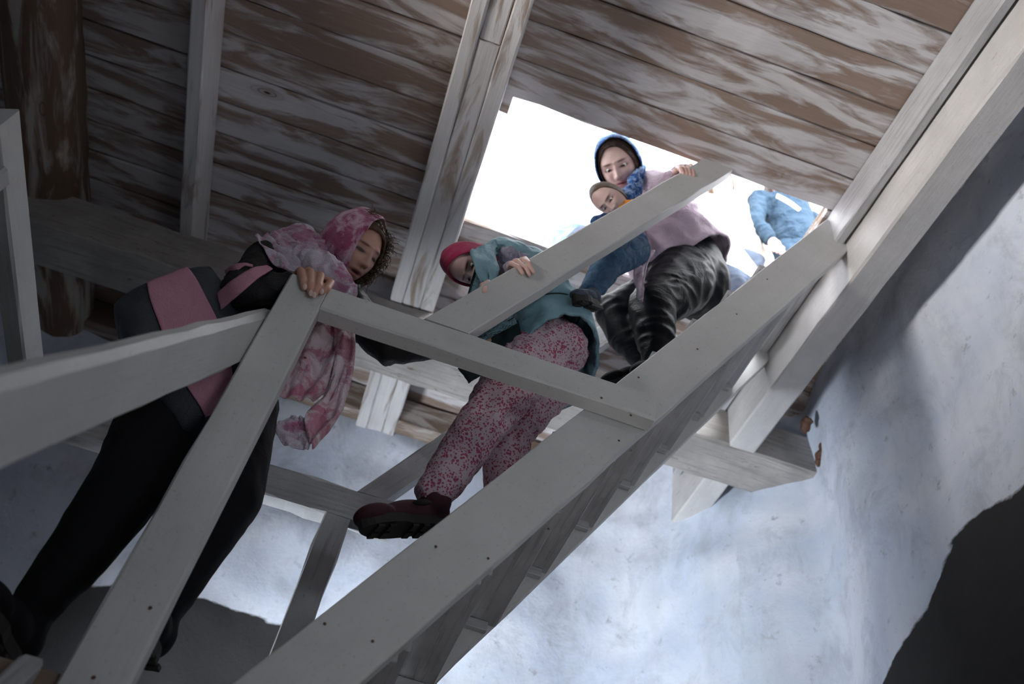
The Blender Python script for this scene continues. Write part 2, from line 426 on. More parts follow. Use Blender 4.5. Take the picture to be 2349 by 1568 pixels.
# railings of the landing and of the upper stair
ZR = 1.672
nr = timber('newel_post', (-.352, 1.556, .30), (-.352, 1.556, 1.715), X, .108, .052, M['paint'], bevel=.005, jit=.0012)
tag(nr, 'stout pale newel post at the near stair corner under the gripping hand', 'post')
t_ = timber('horizontal_rail', (-.298, 1.557, ZR-.002), (.615, 1.557, ZR-.004), Z, .088, .052, M['paint'], bevel=.005, jit=.001)
tag(t_, 'horizontal pale rail nailed from the near newel to the stringer', 'rail')
# sloping near handrail
h0 = (onY(964, 748, 1.531) + onY(1073, 780, 1.531)) / 2; h1 = (onY(1625, 367, 1.531) + onY(1668, 385, 1.531)) / 2
hv = (h1 - h0).normalized(); hn = Vector((hv.z, 0, -hv.x)); hw = (onY(1073, 780, 1.531) - onY(964, 748, 1.531)).dot(hn)
h0.y = h1.y = 1.557; h0.z = ZR + .043
h1 += hv * ((ZC - .004 - h1.z) / hv.z)
t_ = timber('sloping_handrail', h0, h1, hn, hw, .05, M['paint'], cut0=(0, 0, 1), cut1=(0, 0, 1), bevel=.004, jit=.001)
tag(t_, 'pale sloping handrail rising from the near horizontal rail up to the hatch edge', 'handrail')
# lower flight handrail, right side
r0 = (onX(300, 795, -.392) + onX(300, 955, -.392)) / 2
lt = onX(625, 717, -.408); lb = onX(577, 827, -.408); mid1 = (lt + lb) / 2
mid0 = (onX(0, 893, -.408) + onX(0, 1080, -.408)) / 2
lv = (mid1 - mid0).normalized(); lv.x = 0; lv.normalize(); ln = Vector((0, lv.z, -lv.y))
wl = abs((lt - lb).dot(ln)); mid1.x = -.430
mid0 = mid1 - lv * 2.6
t_ = timber('descending_handrail', mid0, mid1, ln, wl, .042, M['paint'], cut0=(0, 0, 1), cut1=(0, 1, 0), bevel=.012, jit=.0012)
tag(t_, 'broad pale handrail descending from the near newel towards the viewer', 'handrail')
LV = lv.copy()
# far side railing of the stair and landing
ZT = .61           # landing top
t_ = timber('horizontal_rail', (-1.12, 2.285, 1.602), (.055, 2.285, 1.602), Z, .115, .062, M['paint2'], bevel=.006, jit=.003, seg=18)
tag(t_, 'weathered grey horizontal rail behind the child against the bright wall', 'rail')
t_ = timber('rail_post', (-.108, 2.275, .55), (-.108, 2.275, 1.545), X, .082, .05, M['paint2'], bevel=.004, jit=.002)
tag(t_, 'weathered grey post under the far horizontal rail beside the stair', 'post')
f0 = Vector((-.028, 2.285, 1.66)); f1 = f0 + dirS * ((ZC - .004 - 1.66) / dirS.z)
t_ = timber('sloping_handrail', f0, f1, nrm, .085, .05, M['paint2'], cut0=(0, 0, 1), cut1=(0, 0, 1), bevel=.004, jit=.002)
tag(t_, 'weathered grey sloping handrail on the far side of the stair', 'handrail')
t_ = timber('horizontal_rail', (-1.093, 1.283, ZR-.045), (-1.093, 2.25, ZR-.045), X, .055, .09, M['paint'], bevel=.006, jit=.001, cut0=(.35, 1, 0))
tag(t_, 'pale rail end sticking out at the left edge of the picture', 'rail')
e0 = Vector((-1.156, 1.60, 1.60)); 
t_ = timber('descending_handrail', e0 - LV * 2.7, e0, ln, .09, .042, M['paint'], cut0=(0, 0, 1), cut1=(0, 1, 0), bevel=.005)
tag(t_, 'pale handrail joining the left rail from below at the left edge', 'handrail')
t_ = timber('rail_post', (-1.093, 2.285, .55), (-1.093, 2.285, 1.545), X, .08, .05, M['paint2'], bevel=.004)
tag(t_, 'weathered grey corner post under the far end of the left rail', 'post')
t_ = timber('rail_post', (-1.093, 1.40, .40), (-1.093, 1.40, 1.58), X, .08, .05, M['paint2'], bevel=.004)
tag(t_, 'pale post under the near end of the left rail', 'post')
# landing
ld = empty('stair_landing', (-.75, 1.9, ZT), 'bare brown board landing at the bottom left corner under the black boots', 'landing')
for i in range(5):
    y = 1.62 + i * .145
    timber('board', (-1.17, y, ZT-.018), (-.41, y, ZT-.018), Y, .14, .034, M['raw'], ld, bevel=.004, jit=.002)
for y in (1.68, 2.2): timber('bearer', (-1.17, y, ZT-.085), (-.41, y, ZT-.085), Y, .06, .09, M['raw'], ld)
# lower flight
ls = empty('lower_stair', (-.75, 0, ZF), 'lower flight of the stair climbing from the tower floor to the landing', 'stair')
for x in (-1.16, -.455):
    p1 = Vector((x, 1.52, ZT-.12)); p0 = p1 - LV * ((p1.z - ZF - .02) / LV.z)
    timber('stringer', p0, p1, ln, .15, .04, M['paint2'], ls, cut0=(0, 0, 1), cut1=(0, 1, 0))
nst = 9
for k in range(1, nst):
    z = ZF + (ZT - ZF) * k / nst; y = 1.44 - (ZT - z) / LV.z * LV.y
    timber('tread', (-1.138, y, z), (-.477, y, z), Y, .2, .03, M['paint2'], ls, jit=0)
timber('support_post', (-.352, 1.557, ZF), (-.352, 1.557, .30), X, .1, .052, M['paint2'], ls)

#PEOPLE#
# ================================================================== people: builders
def unit(v): return Vector(v).normalized()
def frame(up, fwd):
    f = unit(fwd); u = Vector(up); u = (u - f * u.dot(f)).normalized(); r = f.cross(u)
    return r, f, u            # local x, y (face forward), z (crown)
_sph = {}
def sphere(nu, nv):
    if (nu, nv) not in _sph:
        d = []
        for i in range(nv + 1):
            th = math.pi * i / nv
            for j in range(nu):
                ph = 2 * math.pi * j / nu
                d.append((math.sin(th) * math.cos(ph), math.sin(th) * math.sin(ph), math.cos(th)))
        fs = []
        for i in range(nv):
            for j in range(nu):
                a = i*nu+j; b = i*nu+(j+1) % nu
                fs.append([a, a+nu, b+nu, b])
        _sph[(nu, nv)] = (np.array(d), fs)
    return _sph[(nu, nv)]
def add_ell(bm, c, axes, rad, nu=20, nv=12):
    d, fs = sphere(nu, nv); A = np.array([list(a) for a in axes]); P = (d * np.array(rad)) @ A + np.array(c)
    vv = [bm.verts.new(p) for p in P]
    for f in fs:
        try: bm.faces.new([vv[i] for i in f])
        except ValueError: pass
def add_cap(bm, p0, r0, p1, r1, n=16):
    p0, p1 = Vector(p0), Vector(p1); ax = p1 - p0; L = ax.length
    if L < 1e-6: return add_ell(bm, p0, (X, Y, Z), (r0,)*3)
    ax /= L; s = ax.orthogonal().normalized(); t = ax.cross(s)
    rings = []
    for k in range(6):
        a = -math.pi/2 + math.pi/2 * (k+.02) / 5.02; rings.append((math.sin(a)*r0, math.cos(a)*r0))
    for k in range(6):
        a = math.pi/2 * k / 5.02; rings.append((L + math.sin(a)*r1, math.cos(a)*r1))
    vs_ = [[bm.verts.new(p0 + ax*x + (s*math.cos(2*math.pi*j/n) + t*math.sin(2*math.pi*j/n)) * max(r, 1e-4)) for j in range(n)] for x, r in rings]
    for a, b in zip(vs_, vs_[1:]):
        for j in range(n): bm.faces.new([a[j], a[(j+1) % n], b[(j+1) % n], b[j]])
    bm.faces.new(vs_[0][::-1]); bm.faces.new(vs_[-1])
def blob_mesh(name, prims, voxel=.008, smooth=6, fold=0, fs=12, cuts=(), shell=0, stretch=(1, 1, 1), seed=0):
    """closed surface grown round overlapping tapered volumes (one continuous mesh)"""
    bm = bmesh.new()
    for p in prims:
        if p[0] == 'c': add_cap(bm, *p[1:])
        elif p[0] == 'ch':                     # chain of joints [(pos, r), ...]
            for a, b in zip(p[1], p[1][1:]): add_cap(bm, a[0], a[1], b[0], b[1])
        else: add_ell(bm, *p[1:])
    me = bpy.data.meshes.new(name); bm.to_mesh(me); bm.free()
    o = bpy.data.objects.new('tmp', me); COL.objects.link(o)
    md = o.modifiers.new('r', 'REMESH'); md.mode = 'VOXEL'; md.voxel_size = voxel; md.use_smooth_shade = True
    if smooth:
        sm = o.modifiers.new('s', 'SMOOTH'); sm.iterations = smooth; sm.factor = .5
    dg = bpy.context.evaluated_depsgraph_get(); ev = o.evaluated_get(dg)
    out = bpy.data.meshes.new_from_object(ev); bpy.data.objects.remove(o); bpy.data.meshes.remove(me)
    out.name = name
    if fold:
        co = np.empty(len(out.vertices)*3); out.vertices.foreach_get('co', co); co = co.reshape(-1, 3)
        no = np.empty(len(out.vertices)*3); out.vertex_normals.foreach_get('vector', no); no = no.reshape(-1, 3)
        sv = Vector(stretch)
        for i in range(len(co)):
            q = Vector(co[i]); q = Vector((q.x*sv.x, q.y*sv.y, q.z*sv.z)) * fs + Vector((seed, 0, 0))
            w = q + noise.noise_vector(q * .5) * 1.2
            n1 = 1 - abs(noise.noise(w)) * 2.2; co[i] += no[i] * fold * (n1 - .4)
        out.vertices.foreach_set('co', co.ravel())
    if cuts or shell:
        bm = bmesh.new(); bm.from_mesh(out)
        for c, n in cuts:
            bmesh.ops.bisect_plane(bm, geom=bm.verts[:] + bm.edges[:] + bm.faces[:], plane_co=c, plane_no=n, clear_outer=True)
        if shell: bmesh.ops.solidify(bm, geom=bm.faces[:], thickness=shell)
        bm.to_mesh(out); bm.free()
    out.polygons.foreach_set('use_smooth', [True] * len(out.polygons)); out.update()
    return out
def blob(name, prims, mat, parent, **kw):
    return link(name, blob_mesh(name, prims, **kw), mat, parent)

def g(x, z, cx, cz, sx, sz): return np.exp(-((x-cx)/sx)**2 - ((z-cz)/sz)**2)
def head_arrays(c, up, fwd, s=1.0, child=False, mouth_open=.3, lids=.5):
    d, fs = sphere(150, 120)
    # finer sampling: pole on the face side
    d = d[:, [0, 2, 1]]; d = np.stack([d[:, 0], d[:, 1], -d[:, 2]], 1)
    x, y, z = d[:, 0], d[:, 1], d[:, 2]
    P = np.stack([x*.073, y*.092, z*.115], 1)
    low = np.clip(-z, 0, 1); hi = np.clip(z, 0, 1)
    P[:, 0] *= 1 - .26*low**1.6
    P[:, 0] *= 1 + .05*hi
    back = np.clip(-y, 0, 1) * low
    P[:, 1] += back * .035
    front = np.clip(y*3, 0, 1)
    X_, Z_ = P[:, 0], P[:, 2]
    D = np.zeros(len(P))
    ax = np.abs(X_)
    D += -.006 * np.clip(-(Z_+.02)/.08, 0, 1) * 0
    D += .0045 * g(ax, Z_, .026, .030, .026, .010)              # brow
    D += -.0105 * g(ax, Z_, .031, .008, .017, .013)             # socket
    D += .0055 * g(ax, Z_, .031, .007, .0125, .0075)            # lid bulge
    D += -.002 * g(ax, Z_, .031, .0005, .014, .0022)            # lid crease
    nz = np.clip((.018 - Z_)/.045, 0, 1)
    D += (.004 + .019*nz**1.2) * np.exp(-(X_/(.0065+.005*nz))**2) * (1/(1+np.exp(-(Z_+.036)/.0028))) * (Z_ < .03)
    D += .007 * g(ax, Z_, .0115, -.029, .0065, .007)            # nostril wings
    D += -.003 * g(ax, Z_, .006, -.0375, .0035, .003)
    D += .0055 * g(X_, Z_, 0, -.052, .021, .0055)               # upper lip
    D += .0065 * g(X_, Z_, 0, -.0655-.003*mouth_open, .017, .006)
    D += -(.004+.006*mouth_open) * g(X_, Z_, 0, -.0585-.001*mouth_open, .019, .0025+.0022*mouth_open)
    D += -.003 * g(X_, Z_, 0, -.078, .018, .006)
    D += .007 * g(X_, Z_, 0, -.094, .020, .014)                 # chin
    D += .004 * g(ax, Z_, .042, -.020, .02, .02)                # cheek
    if child: D += .005 * g(ax, Z_, .038, -.035, .022, .022)
    P[:, 1] += D * front
    col = np.ones((len(P), 3))
    def paint(w, c):
        w = np.clip(w * front, 0, 1)[:, None]; nonlocal col; col = col * (1-w) + col * np.array(c) * w
    paint(1.5*g(ax, Z_, .029, .026-0, .016, .0036), (.25, .18, .15))          # eyebrows
    paint(.8*g(ax, Z_, .031, .006, .02, .012), (.55, .42, .42))
    paint(1.8*g(ax, Z_, .031, .004, .0140, .0026+.003*(1-lids)), (.08, .05, .05))            # lashes
    paint(1.2*g(X_, Z_, 0, -.0585-.003*mouth_open, .022, .010), (.78, .42, .42))
    paint(1.4*g(X_, Z_, 0, -.0585-.001*mouth_open, .018, .0018+.0025*mouth_open), (.12, .05, .05))
    paint(.8*g(ax, Z_, .0055, -.036, .0035, .0025), (.25, .15, .15))
    r, f, u = frame(up, fwd)
    A = np.array([list(r), list(f), list(u)])
    return (P * s) @ A + np.array(c), fs, col
def body_with_heads(name, prims, mat, parent, heads=(), hands=(), voxel=.009):
    me = blob_mesh(name, prims, voxel=voxel, smooth=5)
    vs_ = [tuple(v.co) for v in me.vertices]; fs = [list(p.vertices) for p in me.polygons]; col = [(1, 1, 1)] * len(vs_)
    for h in heads:
        P, f2, c = h; b = len(vs_)
        vs_ += [tuple(p) for p in P]; fs += [[i + b for i in q] for q in f2]; col += [tuple(q) for q in c]
    for pr in hands:
        hm = blob_mesh('hand', pr, voxel=.0026, smooth=2); b = len(vs_)
        vs_ += [tuple(v.co) for v in hm.vertices]; fs += [[i + b for i in p.vertices] for p in hm.polygons]; col += [(1, .93, .9)] * len(hm.vertices)
        bpy.data.meshes.remove(hm)
    out = mesh(name, vs_, fs, True)
    if len(out.vertices) == len(col):
        at = out.color_attributes.new('Col', 'FLOAT_COLOR', 'POINT')
        at.data.foreach_set('color', np.array([(*c, 1) for c in col], dtype=np.float32).ravel())
    bpy.data.meshes.remove(me)
    return link(name, out, mat, parent)
def cover(name, c, up, fwd, s, open_axis, open_deg, rad, mat, parent, thick=.004, rip=.006, rfreq=7, drop=None, seed=0, close=None):
    """headscarf, hat or hair cap: a shell round the head with an opening for the face"""
    r, f, u = frame(up, fwd); oa = Vector(open_axis); oa = (r*oa.x + f*oa.y + u*oa.z).normalized()
    A, B_ = oa.orthogonal().normalized(), None; B_ = oa.cross(A)
    nu, nv = 120, 60; vs_, fs = [], []
    t0 = math.radians(open_deg); t1 = math.radians(close or 180)
    for i in range(nv+1):
        for j in range(nu):
            ph = 2*math.pi*j/nu
            wob = math.radians(3) * noise.noise(Vector((math.cos(ph)*2, math.sin(ph)*2, seed)))
            th = t0 + wob + (t1 - .01 - t0 - wob) * i/nv
            d = oa*math.cos(th) + (A*math.cos(ph) + B_*math.sin(ph))*math.sin(th)
            lx, ly, lz = d.dot(r), d.dot(f), d.dot(u)
            p = Vector((lx*rad[0], ly*rad[1], lz*rad[2]))
            if lz < 0: p.x *= 1 - .15*lz*lz
            w = noise.noise(Vector((ph*1.2, th*rfreq*.25, seed))) ; w2 = math.sin(th*rfreq*1.6 + 2.5*noise.noise(d*2.2 + Vector((seed, 0, 0))))
            k = 1 + (rip/.1) * (.6*w + .4*w2)
            p *= k * s
            vs_.append(Vector(c) + r*p.x + f*p.y + u*p.z)
    for i in range(nv):
        for j in range(nu):
            fs.append([i*nu+j, (i+1)*nu+j, (i+1)*nu+(j+1) % nu, i*nu+(j+1) % nu])
    me = mesh(name, vs_, fs, True)
    bm = bmesh.new(); bm.from_mesh(me); bmesh.ops.recalc_face_normals(bm, faces=bm.faces); bmesh.ops.solidify(bm, geom=bm.faces[:], thickness=thick); bm.to_mesh(me); bm.free()
    me.polygons.foreach_set('use_smooth', [True]*len(me.polygons))
    return link(name, me, mat, parent)
def spline(pts, t):
    n = len(pts)-1; f = min(max(t, 0), 1)*n; i = min(int(f), n-1); k = f-i
    p0, p1, p2, p3 = pts[max(i-1, 0)], pts[i], pts[i+1], pts[min(i+2, n)]
    return .5*((2*p1)+(-p0+p2)*k+(2*p0-5*p1+4*p2-p3)*k*k+(-p0+3*p1-3*p2+p3)*k**3)
def sheet(name, left, right, mat, parent, fold=.008, nf=4, nu=60, nv=28, thick=.0022, seed=0, bulge=0):
    """hanging cloth between two edge curves with folds running along it"""
    L = [Vector(p) for p in left]; R_ = [Vector(p) for p in right]; vs_, fs = [], []
    for i in range(nu+1):
        t = i/nu; a = spline(L, t); b = spline(R_, t); ac = b-a
        tan = spline(L, min(t+.05, 1)) - spline(L, max(t-.05, 0)); nn = ac.cross(tan).normalized()
        if nn.dot(-W) < 0: nn = -nn
        for j in range(nv+1):
            k = j/nv
            d = fold*math.sin(k*math.pi*nf + 2.2*noise.noise(Vector((t*3, k*2, seed)))*2) + fold*.9*noise.noise(Vector((t*9, k*7, seed+3)))
            vs_.append(a + ac*k + nn*(d + bulge*math.sin(math.pi*k)))
    for i in range(nu):
        for j in range(nv):
            q = i*(nv+1)+j; fs.append([q, q+1, q+nv+2, q+nv+1])
    me = mesh(name, vs_, fs, True); bm = bmesh.new(); bm.from_mesh(me); bmesh.ops.solidify(bm, geom=bm.faces[:], thickness=thick); bm.to_mesh(me); bm.free()
    me.polygons.foreach_set('use_smooth', [True]*len(me.polygons))
    return link(name, me, mat, parent)
def tube(bm, pts, r, n=6, taper=True):
    prev = None
    for i, p in enumerate(pts):
        a = pts[min(i+1, len(pts)-1)] - pts[max(i-1, 0)]; a.normalize(); s = a.orthogonal().normalized(); t = a.cross(s)
        rr = r * (1 - .6*i/len(pts)) if taper else r
        ring = [bm.verts.new(p + (s*math.cos(2*math.pi*j/n)+t*math.sin(2*math.pi*j/n))*rr) for j in range(n)]
        if prev:
            for j in range(n): bm.faces.new([prev[j], prev[(j+1) % n], ring[(j+1) % n], ring[j]])
        prev = ring
def curls(name, c, up, fwd, s, mat, parent, arc, n=150, seed=1, rad=(.084, .10, .128), ln=.06):
    """curly strands springing from the hairline: arc = (angle0, angle1) round the face, 0 = crown, + = local +x"""
    r, f, u = frame(up, fwd); rr = random.Random(seed); bm = bmesh.new()
    for i in range(n):
        a = math.radians(rr.uniform(*arc)); e = math.radians(rr.uniform(48, 88))
        d = f*math.cos(e) + (r*math.sin(a) + u*math.cos(a))*math.sin(e)
        k = rr.uniform(.93, 1.04)
        p = Vector(c) + (r*d.dot(r)*rad[0] + f*d.dot(f)*rad[1] + u*d.dot(u)*rad[2])*s*k
        along = (r*math.cos(a) - u*math.sin(a)) * (1 if math.sin(a) > -.2 else -1) + d*rr.uniform(-.05, .35) + f*rr.uniform(-.3, .4); along.normalize()
        s1 = along.orthogonal().normalized(); s2 = along.cross(s1)
        cr = rr.uniform(.002, .006); tw = rr.uniform(10, 20); L = ln*rr.uniform(.5, 1.2); ph = rr.random()*6
        pts = [p + along*L*q + (s1*math.cos(ph+tw*q) + s2*math.sin(ph+tw*q))*cr + d*.004*math.sin(q*3) for q in [w_/14 for w_ in range(15)]]
        tube(bm, pts, rr.uniform(.0010, .0024), 5)
    me = bpy.data.meshes.new(name); bm.to_mesh(me); bm.free(); me.polygons.foreach_set('use_smooth', [True]*len(me.polygons))
    return link(name, me, mat, parent)
def shoe(name, heel, toe, upv, mat, sole_mat, parent, w=.075, h=.075, ankle=None):
    heel, toe, upv = Vector(heel), Vector(toe), unit(upv); a = (toe-heel); L = a.length; a.normalize(); s = a.cross(upv).normalized(); up2 = s.cross(a)
    prims = [('e', heel + a*w*.45 + up2*h*.45, (a, s, up2), (w*.55, w*.46, h*.52)), ('e', heel + a*L*.42 + up2*h*.38, (a, s, up2), (L*.34, w*.46, h*.44)),
             ('e', toe - a*w*.55 + up2*h*.30, (a, s, up2), (w*.65, w*.52, h*.34))]
    if ankle is not None: prims.append(('c', heel + a*w*.5 + up2*h*.5, w*.45, ankle, w*.47))
    o = blob(name, prims, mat, parent, voxel=.005, smooth=4)
    bm = bmesh.new(); n = 28; lo, hi = [], []
    for k in range(n):
        t = 2*math.pi*k/n; cx = math.cos(t); wx = math.sin(t)
        ww = w*.50*(1 + .10*cx) * (1 if cx > 0 else .88); px = heel + a*(L*.5 + cx*(L*.5+.004)) + s*wx*ww*(1 - .12*(1-abs(wx))*0) * (1 - .35*max(0, abs(cx)-.75)) - a*0
        # waist of the sole
        px = px - s*wx*ww*.16*math.exp(-((cx+.15)/.3)**2)
        lo.append(bm.verts.new(px - up2*.012)); hi.append(bm.verts.new(px + up2*.012))
    bm.faces.new(lo[::-1]); bm.faces.new(hi)
    for k in range(n): bm.faces.new([lo[k], lo[(k+1) % n], hi[(k+1) % n], hi[k]])
    # tread lugs
    for q in range(7):
        if q == 4: continue
        for sd in (-1, 1):
            c0 = heel + a*(L*(.1+.125*q)) + s*sd*w*.2 - up2*.014
            vv = [bm.verts.new(c0 + a*dx*.009 + s*dy*w*.15 + up2*dz*.005) for dx in (-1, 1) for dy in (-1, 1) for dz in (-1, 1)]
            for f_ in ((0, 1, 3, 2), (4, 6, 7, 5), (0, 4, 5, 1), (2, 3, 7, 6), (0, 2, 6, 4), (1, 5, 7, 3)): bm.faces.new([vv[i] for i in f_])
    me = bpy.data.meshes.new('sole'); bmesh.ops.recalc_face_normals(bm, faces=bm.faces); bm.to_mesh(me); bm.free()
    link('sole', me, sole_mat, o)
    return o
def fingers(spec, rad, palm):
    pr = []
    for pts in spec:
        ch = [(p, rad*(1.06 - .10*i)) for i, p in enumerate(pts)]
        pr.append(('ch', ch))
    for a in palm: pr.append(a)
    return pr

# ------------------------------------------------------------------ cloth and skin materials
M['black'] = mat_cloth('black_jacket_cloth', (.014, .014, .016), rough=.55, fold=.5, fscale=14)
M['leggings'] = mat_cloth('black_leggings_cloth', (.007, .007, .009), rough=.75, fold=.25, fscale=10, spec=.15)
M['pinkscarf'] = mat_cloth('pink_tie_dye_cloth', (.62, .30, .38), (.45, .10, .19), rough=.85, fold=.9, fscale=8, aniso=(2.5, 2.5, 1), tie=((.74, .62, .66), 11), sheen=.3)
M['hoodscarf'] = mat_cloth('magenta_tie_dye_cloth', (.38, .09, .19), (.28, .045, .12), rough=.85, fold=.8, fscale=10, aniso=(2, 2, 1), tie=((.58, .38, .47), 13), sheen=.3)
M['palescarf'] = mat_cloth('pale_scarf_cloth', (.66, .62, .70), (.50, .42, .52), rough=.85, fold=.8, fscale=10, tie=((.44, .16, .28), 9), sheen=.3)
M['redcloth'] = mat_cloth('red_cloth', (.45, .04, .07), fold=.4)
M['bagdark'] = mat_cloth('charcoal_bag_cloth', (.045, .055, .065), (.03, .036, .042), rough=.45, fold=.55, fscale=7)
M['bagpink'] = mat_cloth('pink_bag_cloth', (.58, .28, .36), (.50, .23, .30), rough=.6, fold=.55, fscale=8)
M['skin'] = mat_skin('skin', (.56, .34, .26)); M['skin2'] = mat_skin('fair_skin', (.78, .56, .50))
M['brownhair'] = mat_cloth('brown_hair', (.24, .155, .09), (.12, .075, .045), rough=.45, fold=.9, fscale=60, aniso=(1, 1, 6))
M['darkhair'] = mat_cloth('dark_hair', (.06, .035, .025), rough=.4, fold=.8, fscale=50)
M['hat'] = mat_cloth('crimson_knit', (.52, .03, .12), (.36, .02, .08), rough=.85, fold=.5, fscale=14, sheen=.3)
M['teal'] = mat_cloth('teal_padded_cloth', (.26, .45, .52), (.20, .37, .44), rough=.55, fold=.7, fscale=12)
M['lining'] = mat_cloth('dark_green_lining', (.015, .03, .03), fold=.3)
M['lilac'] = mat_cloth('pale_lilac_jersey', (.42, .40, .50), (.34, .32, .42), rough=.85, fold=.9, fscale=18)
M['floral'] = mat_floral('pink_floral_cloth')
M['burgundy'] = plain('burgundy_suede', (.055, .012, .022), .8); M['blacksole'] = plain('dark_rubber', (.018, .015, .013), .7)
M['shiny'] = mat_cloth('black_satin_trousers', (.007, .009, .011), (.004, .005, .007), rough=.38, fold=.35, fscale=6, aniso=(1, 1, 1.6), spec=.14)
M['mauve'] = mat_cloth('mauve_jacket_cloth', (.55, .44, .52), (.46, .36, .45), rough=.6, fold=.8, fscale=11)
M['blue'] = mat_cloth('blue_print_cloth', (.04, .16, .50), (.015, .05, .20), rough=.7, fold=.8, fscale=24, tie=((.30, .45, .70), 30))
M['denim'] = mat_cloth('denim', (.065, .14, .235), (.035, .08, .15), rough=.85, fold=.9, fscale=20)
M['denim2'] = mat_cloth('washed_denim', (.035, .072, .115), (.02, .045, .08), rough=.85, fold=.9, fscale=20)
M['navy'] = mat_cloth('navy_cloth', (.03, .08, .22), fold=.6, fscale=16)
M['paleblue'] = mat_cloth('pale_blue_cloth', (.20, .30, .38), (.15, .24, .33), fold=.6)
M['cream'] = mat_cloth('cream_coat_cloth', (.84, .80, .72), fold=.6, fscale=8)
M['greytr'] = mat_cloth('grey_trouser_cloth', (.07, .09, .13), (.05, .065, .095), fold=.6, fscale=9)
M['whitecl'] = mat_cloth('white_plastic', (.8, .83, .86), rough=.4, fold=.3)
M['orange'] = plain('orange_rubber', (.85, .33, .04), .4); M['steel'] = plain('steel', (.6, .62, .65), .25, 1)
M['brownlea'] = plain('brown_leather', (.25, .10, .05), .5)
M['white_eye'] = plain('eye_white', (.75, .72, .70), .2); M['nail'] = plain('finger_nail', (.75, .55, .52), .25)

def eye(parent, hc, up, fwd, s, sx, dark=(.02, .012, .01)):
    r, f, u = frame(up, fwd); c = Vector(hc) + (r*sx*.031 + f*.0700 + u*.005)*s
    bm = bmesh.new(); add_ell(bm, c, (r, f, u), (.0100*s,)*3, 24, 16)
    me = bpy.data.meshes.new('eye'); bm.to_mesh(me); bm.free(); me.polygons.foreach_set('use_smooth', [True]*len(me.polygons))
    me.materials.append(M['white_eye']); o = link('eye', me, None, parent)
    bm = bmesh.new(); add_ell(bm, c + f*.0057*s - u*.0015*s, (r, f, u), (.0056*s,)*3, 16, 10)
    me = bpy.data.meshes.new('iris'); bm.to_mesh(me); bm.free(); link('iris', me, M['darkhair'], o)

# ================================================================== the woman leaning over the newel
P1 = empty('person', (-.5, 1.72, ZT), 'woman in pink headscarf and black clothes leaning over the newel post', 'person')
hc = onY(806, 574, 1.70); T_ = -hc.normalized()
hup = U*.62 - V*.80 - T_*.05; hf = T_*.74 + U*.62 + V*.22
HS = 1.0
sh_n = onY(612, 605, 1.66); sh_f = onY(770, 668, 1.82); neck = onY(742, 628, 1.74); pel = onY(455, 900, 1.80)
chest = onY(665, 700, 1.76); waist = onY(560, 800, 1.78)
elb = onY(548, 668, 1.60); wri = onY(662, 655, 1.575)
elf = onY(890, 800, 1.80); wrf = onY(1085, 780, 1.74)
kL = onY(292, 1115, 1.70); aL = onY(72, 1400, 1.74); hL = onY(410, 925, 1.74)
kR = onY(530, 1140, 1.80); aR = onY(352, 1430, 1.80); hR = onY(535, 935, 1.86)
def scaled(pr, k): return [('ch', [(p, r*k) for p, r in q[1]]) if q[0] == 'ch' else ('c', q[1], q[2]*k, q[3], q[4]*k) if q[0] == 'c' else ('e', q[1], q[2], tuple(x*k for x in q[3])) for q in pr]
tor = [('ch', [(pel, .150), (waist, .125), (chest, .145), ((sh_n+sh_f)/2, .10), (neck, .055)]), ('c', sh_n, .065, sh_f, .065)]
arms = [('ch', [(sh_n, .066), (elb, .050), (wri, .036)]), ('ch', [(sh_f, .066), (elf, .050), (wrf, .034)])]
legs = [('ch', [(pel, .14), (hL, .125), (kL, .082), (onY(180, 1270, 1.72), .066), (aL, .046)]), ('ch', [(pel, .14), (hR, .12), (kR, .075), (onY(430, 1290, 1.80), .062), (aR, .044)])]
k0 = [onY(*p) for p in ((684, 628, 1.562), (709, 622, 1.56), (731, 632, 1.56), (751, 645, 1.565))]
fy = 1.516
sp = [[onY(684, 628, 1.562), onY(689, 621, 1.535), onY(695, 643, fy), onY(698, 659, fy+.004)],
      [onY(709, 626, 1.562), onY(712, 623, 1.532), onY(712, 652, fy-.002), onY(713, 671, fy+.004)],
      [onY(729, 633, 1.565), onY(735, 632, 1.532), onY(730, 655, fy-.002), onY(722, 674, fy+.004)],
      [onY(748, 645, 1.568), onY(758, 648, 1.534), onY(749, 662, fy+.002), onY(739, 668, fy+.006)]]
palm = [('ch', [(wri, .030), (onY(690, 640, 1.585), .026)]), ('ch', [(wri, .026), (onY(735, 648, 1.59), .022)])] + \
       [('c', wri, .02, q, .013) for q in k0] + [('ch', [(onY(675, 650, 1.60), .014), (onY(700, 668, 1.605), .011), (onY(722, 676, 1.60), .009)])]
hand1 = fingers(sp, .0118, palm)
sp2 = [[wrf + (Vector((.02, 0, .02)))*1, onY(1098+i*4, 768+i*8, 1.70), onY(1112+i*3, 762+i*9, 1.695), onY(1122, 772+i*8, 1.70)] for i in range(4)]
hand2 = fingers(sp2, .010, [('c', wrf, .026, onY(1100, 782, 1.72), .026), ('ch', [(wrf, .015), (onY(1092, 800, 1.70), .011), (onY(1106, 806, 1.69), .010)])])
body_with_heads('body', scaled(tor + arms + legs, .86) + [('c', neck, .05, hc - unit(hup)*.06, .048)], M['skin'], P1,
                [head_arrays(hc, hup, hf, HS, mouth_open=.9, lids=.2)], [hand1, hand2])
for q, (x, y) in zip(range(4), ((699, 657), (713, 672), (721, 676), (738, 668))):
    bm = bmesh.new(); add_ell(bm, onY(x, y, fy-.0065+.002*(q > 2)), (U, W, V), (.0055, .002, .008), 14, 8)
    me = bpy.data.meshes.new('fingernail'); bm.to_mesh(me); bm.free(); link('fingernail', me, M['nail'], P1)
blob('jacket', tor + arms, M['black'], P1, voxel=.008, fold=.007, fs=16)
blob('leggings', legs, M['leggings'], P1, voxel=.008, fold=.003, fs=10)
